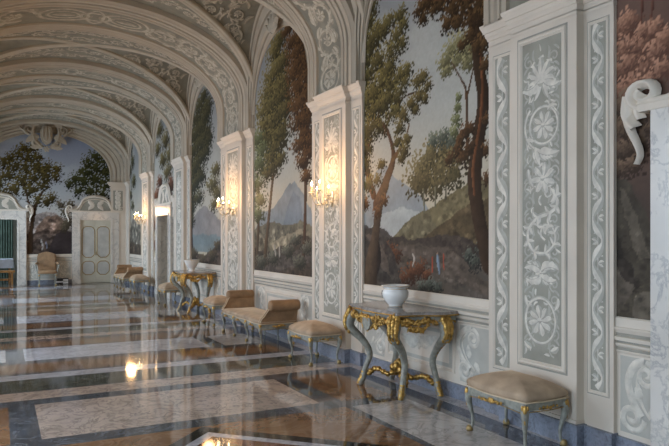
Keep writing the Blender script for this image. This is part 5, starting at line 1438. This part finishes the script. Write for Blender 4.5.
# ---- candle wall lights
def make_sconce(label, group):
    t = thing('candle_wall_light', label, 'wall light', group=group)
    g = MB(); g.blob((-.012, 0, 0), (.02, .06, .11), 0, 12, 8, 1, .05); g.blob((-.03, 0, -.12), (.02, .03, .05), 0, 8, 6, 1, .1); g.tube([(0, 0, 0), (-.06, 0, -.02), (-.10, 0, -.04)], .016, 8)
    obj('backplate', g, M['crystal'], t)
    g = MB(); g.lathe([(.001, -.10), (.018, -.09), (.03, -.06), (.016, -.04), (.035, -.02), (.045, .0), (.02, .02), (.001, .03)], 12, (-.11, 0, -.04)); g.blob((-.11, 0, -.17), (.018, .018, .03)); obj('hub', g, M['crystal'], t)
    arms = [(-1.25, .0, .30), (-.65, .02, .33), (0.0, .035, .36), (.65, .02, .33), (1.25, .0, .30)]
    for k, (a, dz, R) in enumerate(arms):
        dx, dy = -math.cos(a), math.sin(a); R = R * .72; z1 = .0 + dz + (.06 if k % 2 else 0)
        p = smooth2([(-.11, 0, -.05), (-.11 + dx * R * .35, dy * R * .35, -.13), (-.11 + dx * R * .8, dy * R * .8, -.11), (-.11 + dx * R, dy * R, z1)], 5)
        g = MB(); g.tube(p, .008, 6); e = p[-1]
        g.lathe([(.001, -.012), (.02, -.008), (.045, .0), (.052, .008), (.04, .006), (.012, .012), (.014, .03), (.001, .03)], 12, e)
        ar_ = obj('arm', g, M['crystal'], t)
        for q in range(6):
            b = 2 * PI * q / 6; g = MB(); g.blob((e[0] + .045 * math.cos(b), e[1] + .045 * math.sin(b), e[2] - .028), (.007, .007, .02), 0, 5, 4); obj('crystal_drop', g, M['crystal'], ar_)
        g = MB(); g.blob((p[8][0], p[8][1], p[8][2] - .03), (.009, .009, .025), 0, 5, 4); obj('crystal_drop', g, M['crystal'], ar_)
        g = MB(); g.tube([(e[0], e[1], e[2] + .02), (e[0], e[1], e[2] + .115)], .011, 8); cd = obj('candle', g, M['candle'], ar_)
        g = MB(); g.lathe([(.001, 0), (.009, .008), (.013, .02), (.009, .036), (.001, .05)], 8, (e[0], e[1], e[2] + .116)); obj('flame', g, M['flame'], cd)
    # festoons of beads between the arms
    g = MB()
    for k in range(4):
        a0, a1 = arms[k][0], arms[k + 1][0]
        for q in range(1, 8):
            a = a0 + (a1 - a0) * q / 8; R = .22; g.blob((-.11 - math.cos(a) * R, math.sin(a) * R, .02 - .05 * math.sin(PI * q / 8)), (.007, .007, .007), 0, 5, 4)
    obj('bead_festoon', g, M['crystal'], t)
    return t


def sconce_light(loc, dirx=1):
    for dy in (-.13, .13):
        l = bpy.data.lights.new('candle_glow', 'POINT'); l.energy = 12; l.color = (1.0, .56, .24); l.shadow_soft_size = .12
        o = bpy.data.objects.new('candle_glow', l); COL.objects.link(o); o.location = (loc[0] - dirx * .44, loc[1] + dy * 1.4, loc[2] + .26)


GL = 'crystal candle wall lights on the pilasters'
s0 = make_sconce('lit crystal wall light on the pilaster behind the nearer stool and settee, nearest of three', GL)
s0.location = (4.05, 7.90, 2.20); s0.scale = (.86, .86, .86)
spots = [((4.05, 12.12, 2.20), 'lit crystal wall light on the pilaster between the slender-tree mural and the lake mural'), ((4.05, 20.68, 2.20), 'smallest and farthest lit wall light, beyond the open side doorway')]
for loc, lb in spots: dup(s0, loc, 0, lb)
for loc in [(4.05, 7.90, 2.2), (4.05, 12.12, 2.2), (4.05, 20.68, 2.2)]: sconce_light(loc)

# unseen copies added on the opposite pilasters to warm the vault and upper wall
for k, (loc, lb) in enumerate([((LEFT + .13, 4.0, 2.2), 'added unseen lit crystal wall light on the window side, opposite the nearest stool'), ((LEFT + .13, 7.9, 2.2), 'added unseen lit crystal wall light on the window side, opposite the second stool'),
                               ((LEFT + .13, 12.12, 2.2), 'added unseen lit crystal wall light on the window side, opposite the third stool'), ((LEFT + .13, 16.4, 2.2), 'added unseen lit crystal wall light on the window side, opposite the fourth stool')]):
    dup(s0, loc, PI, lb); sconce_light(loc, -1)
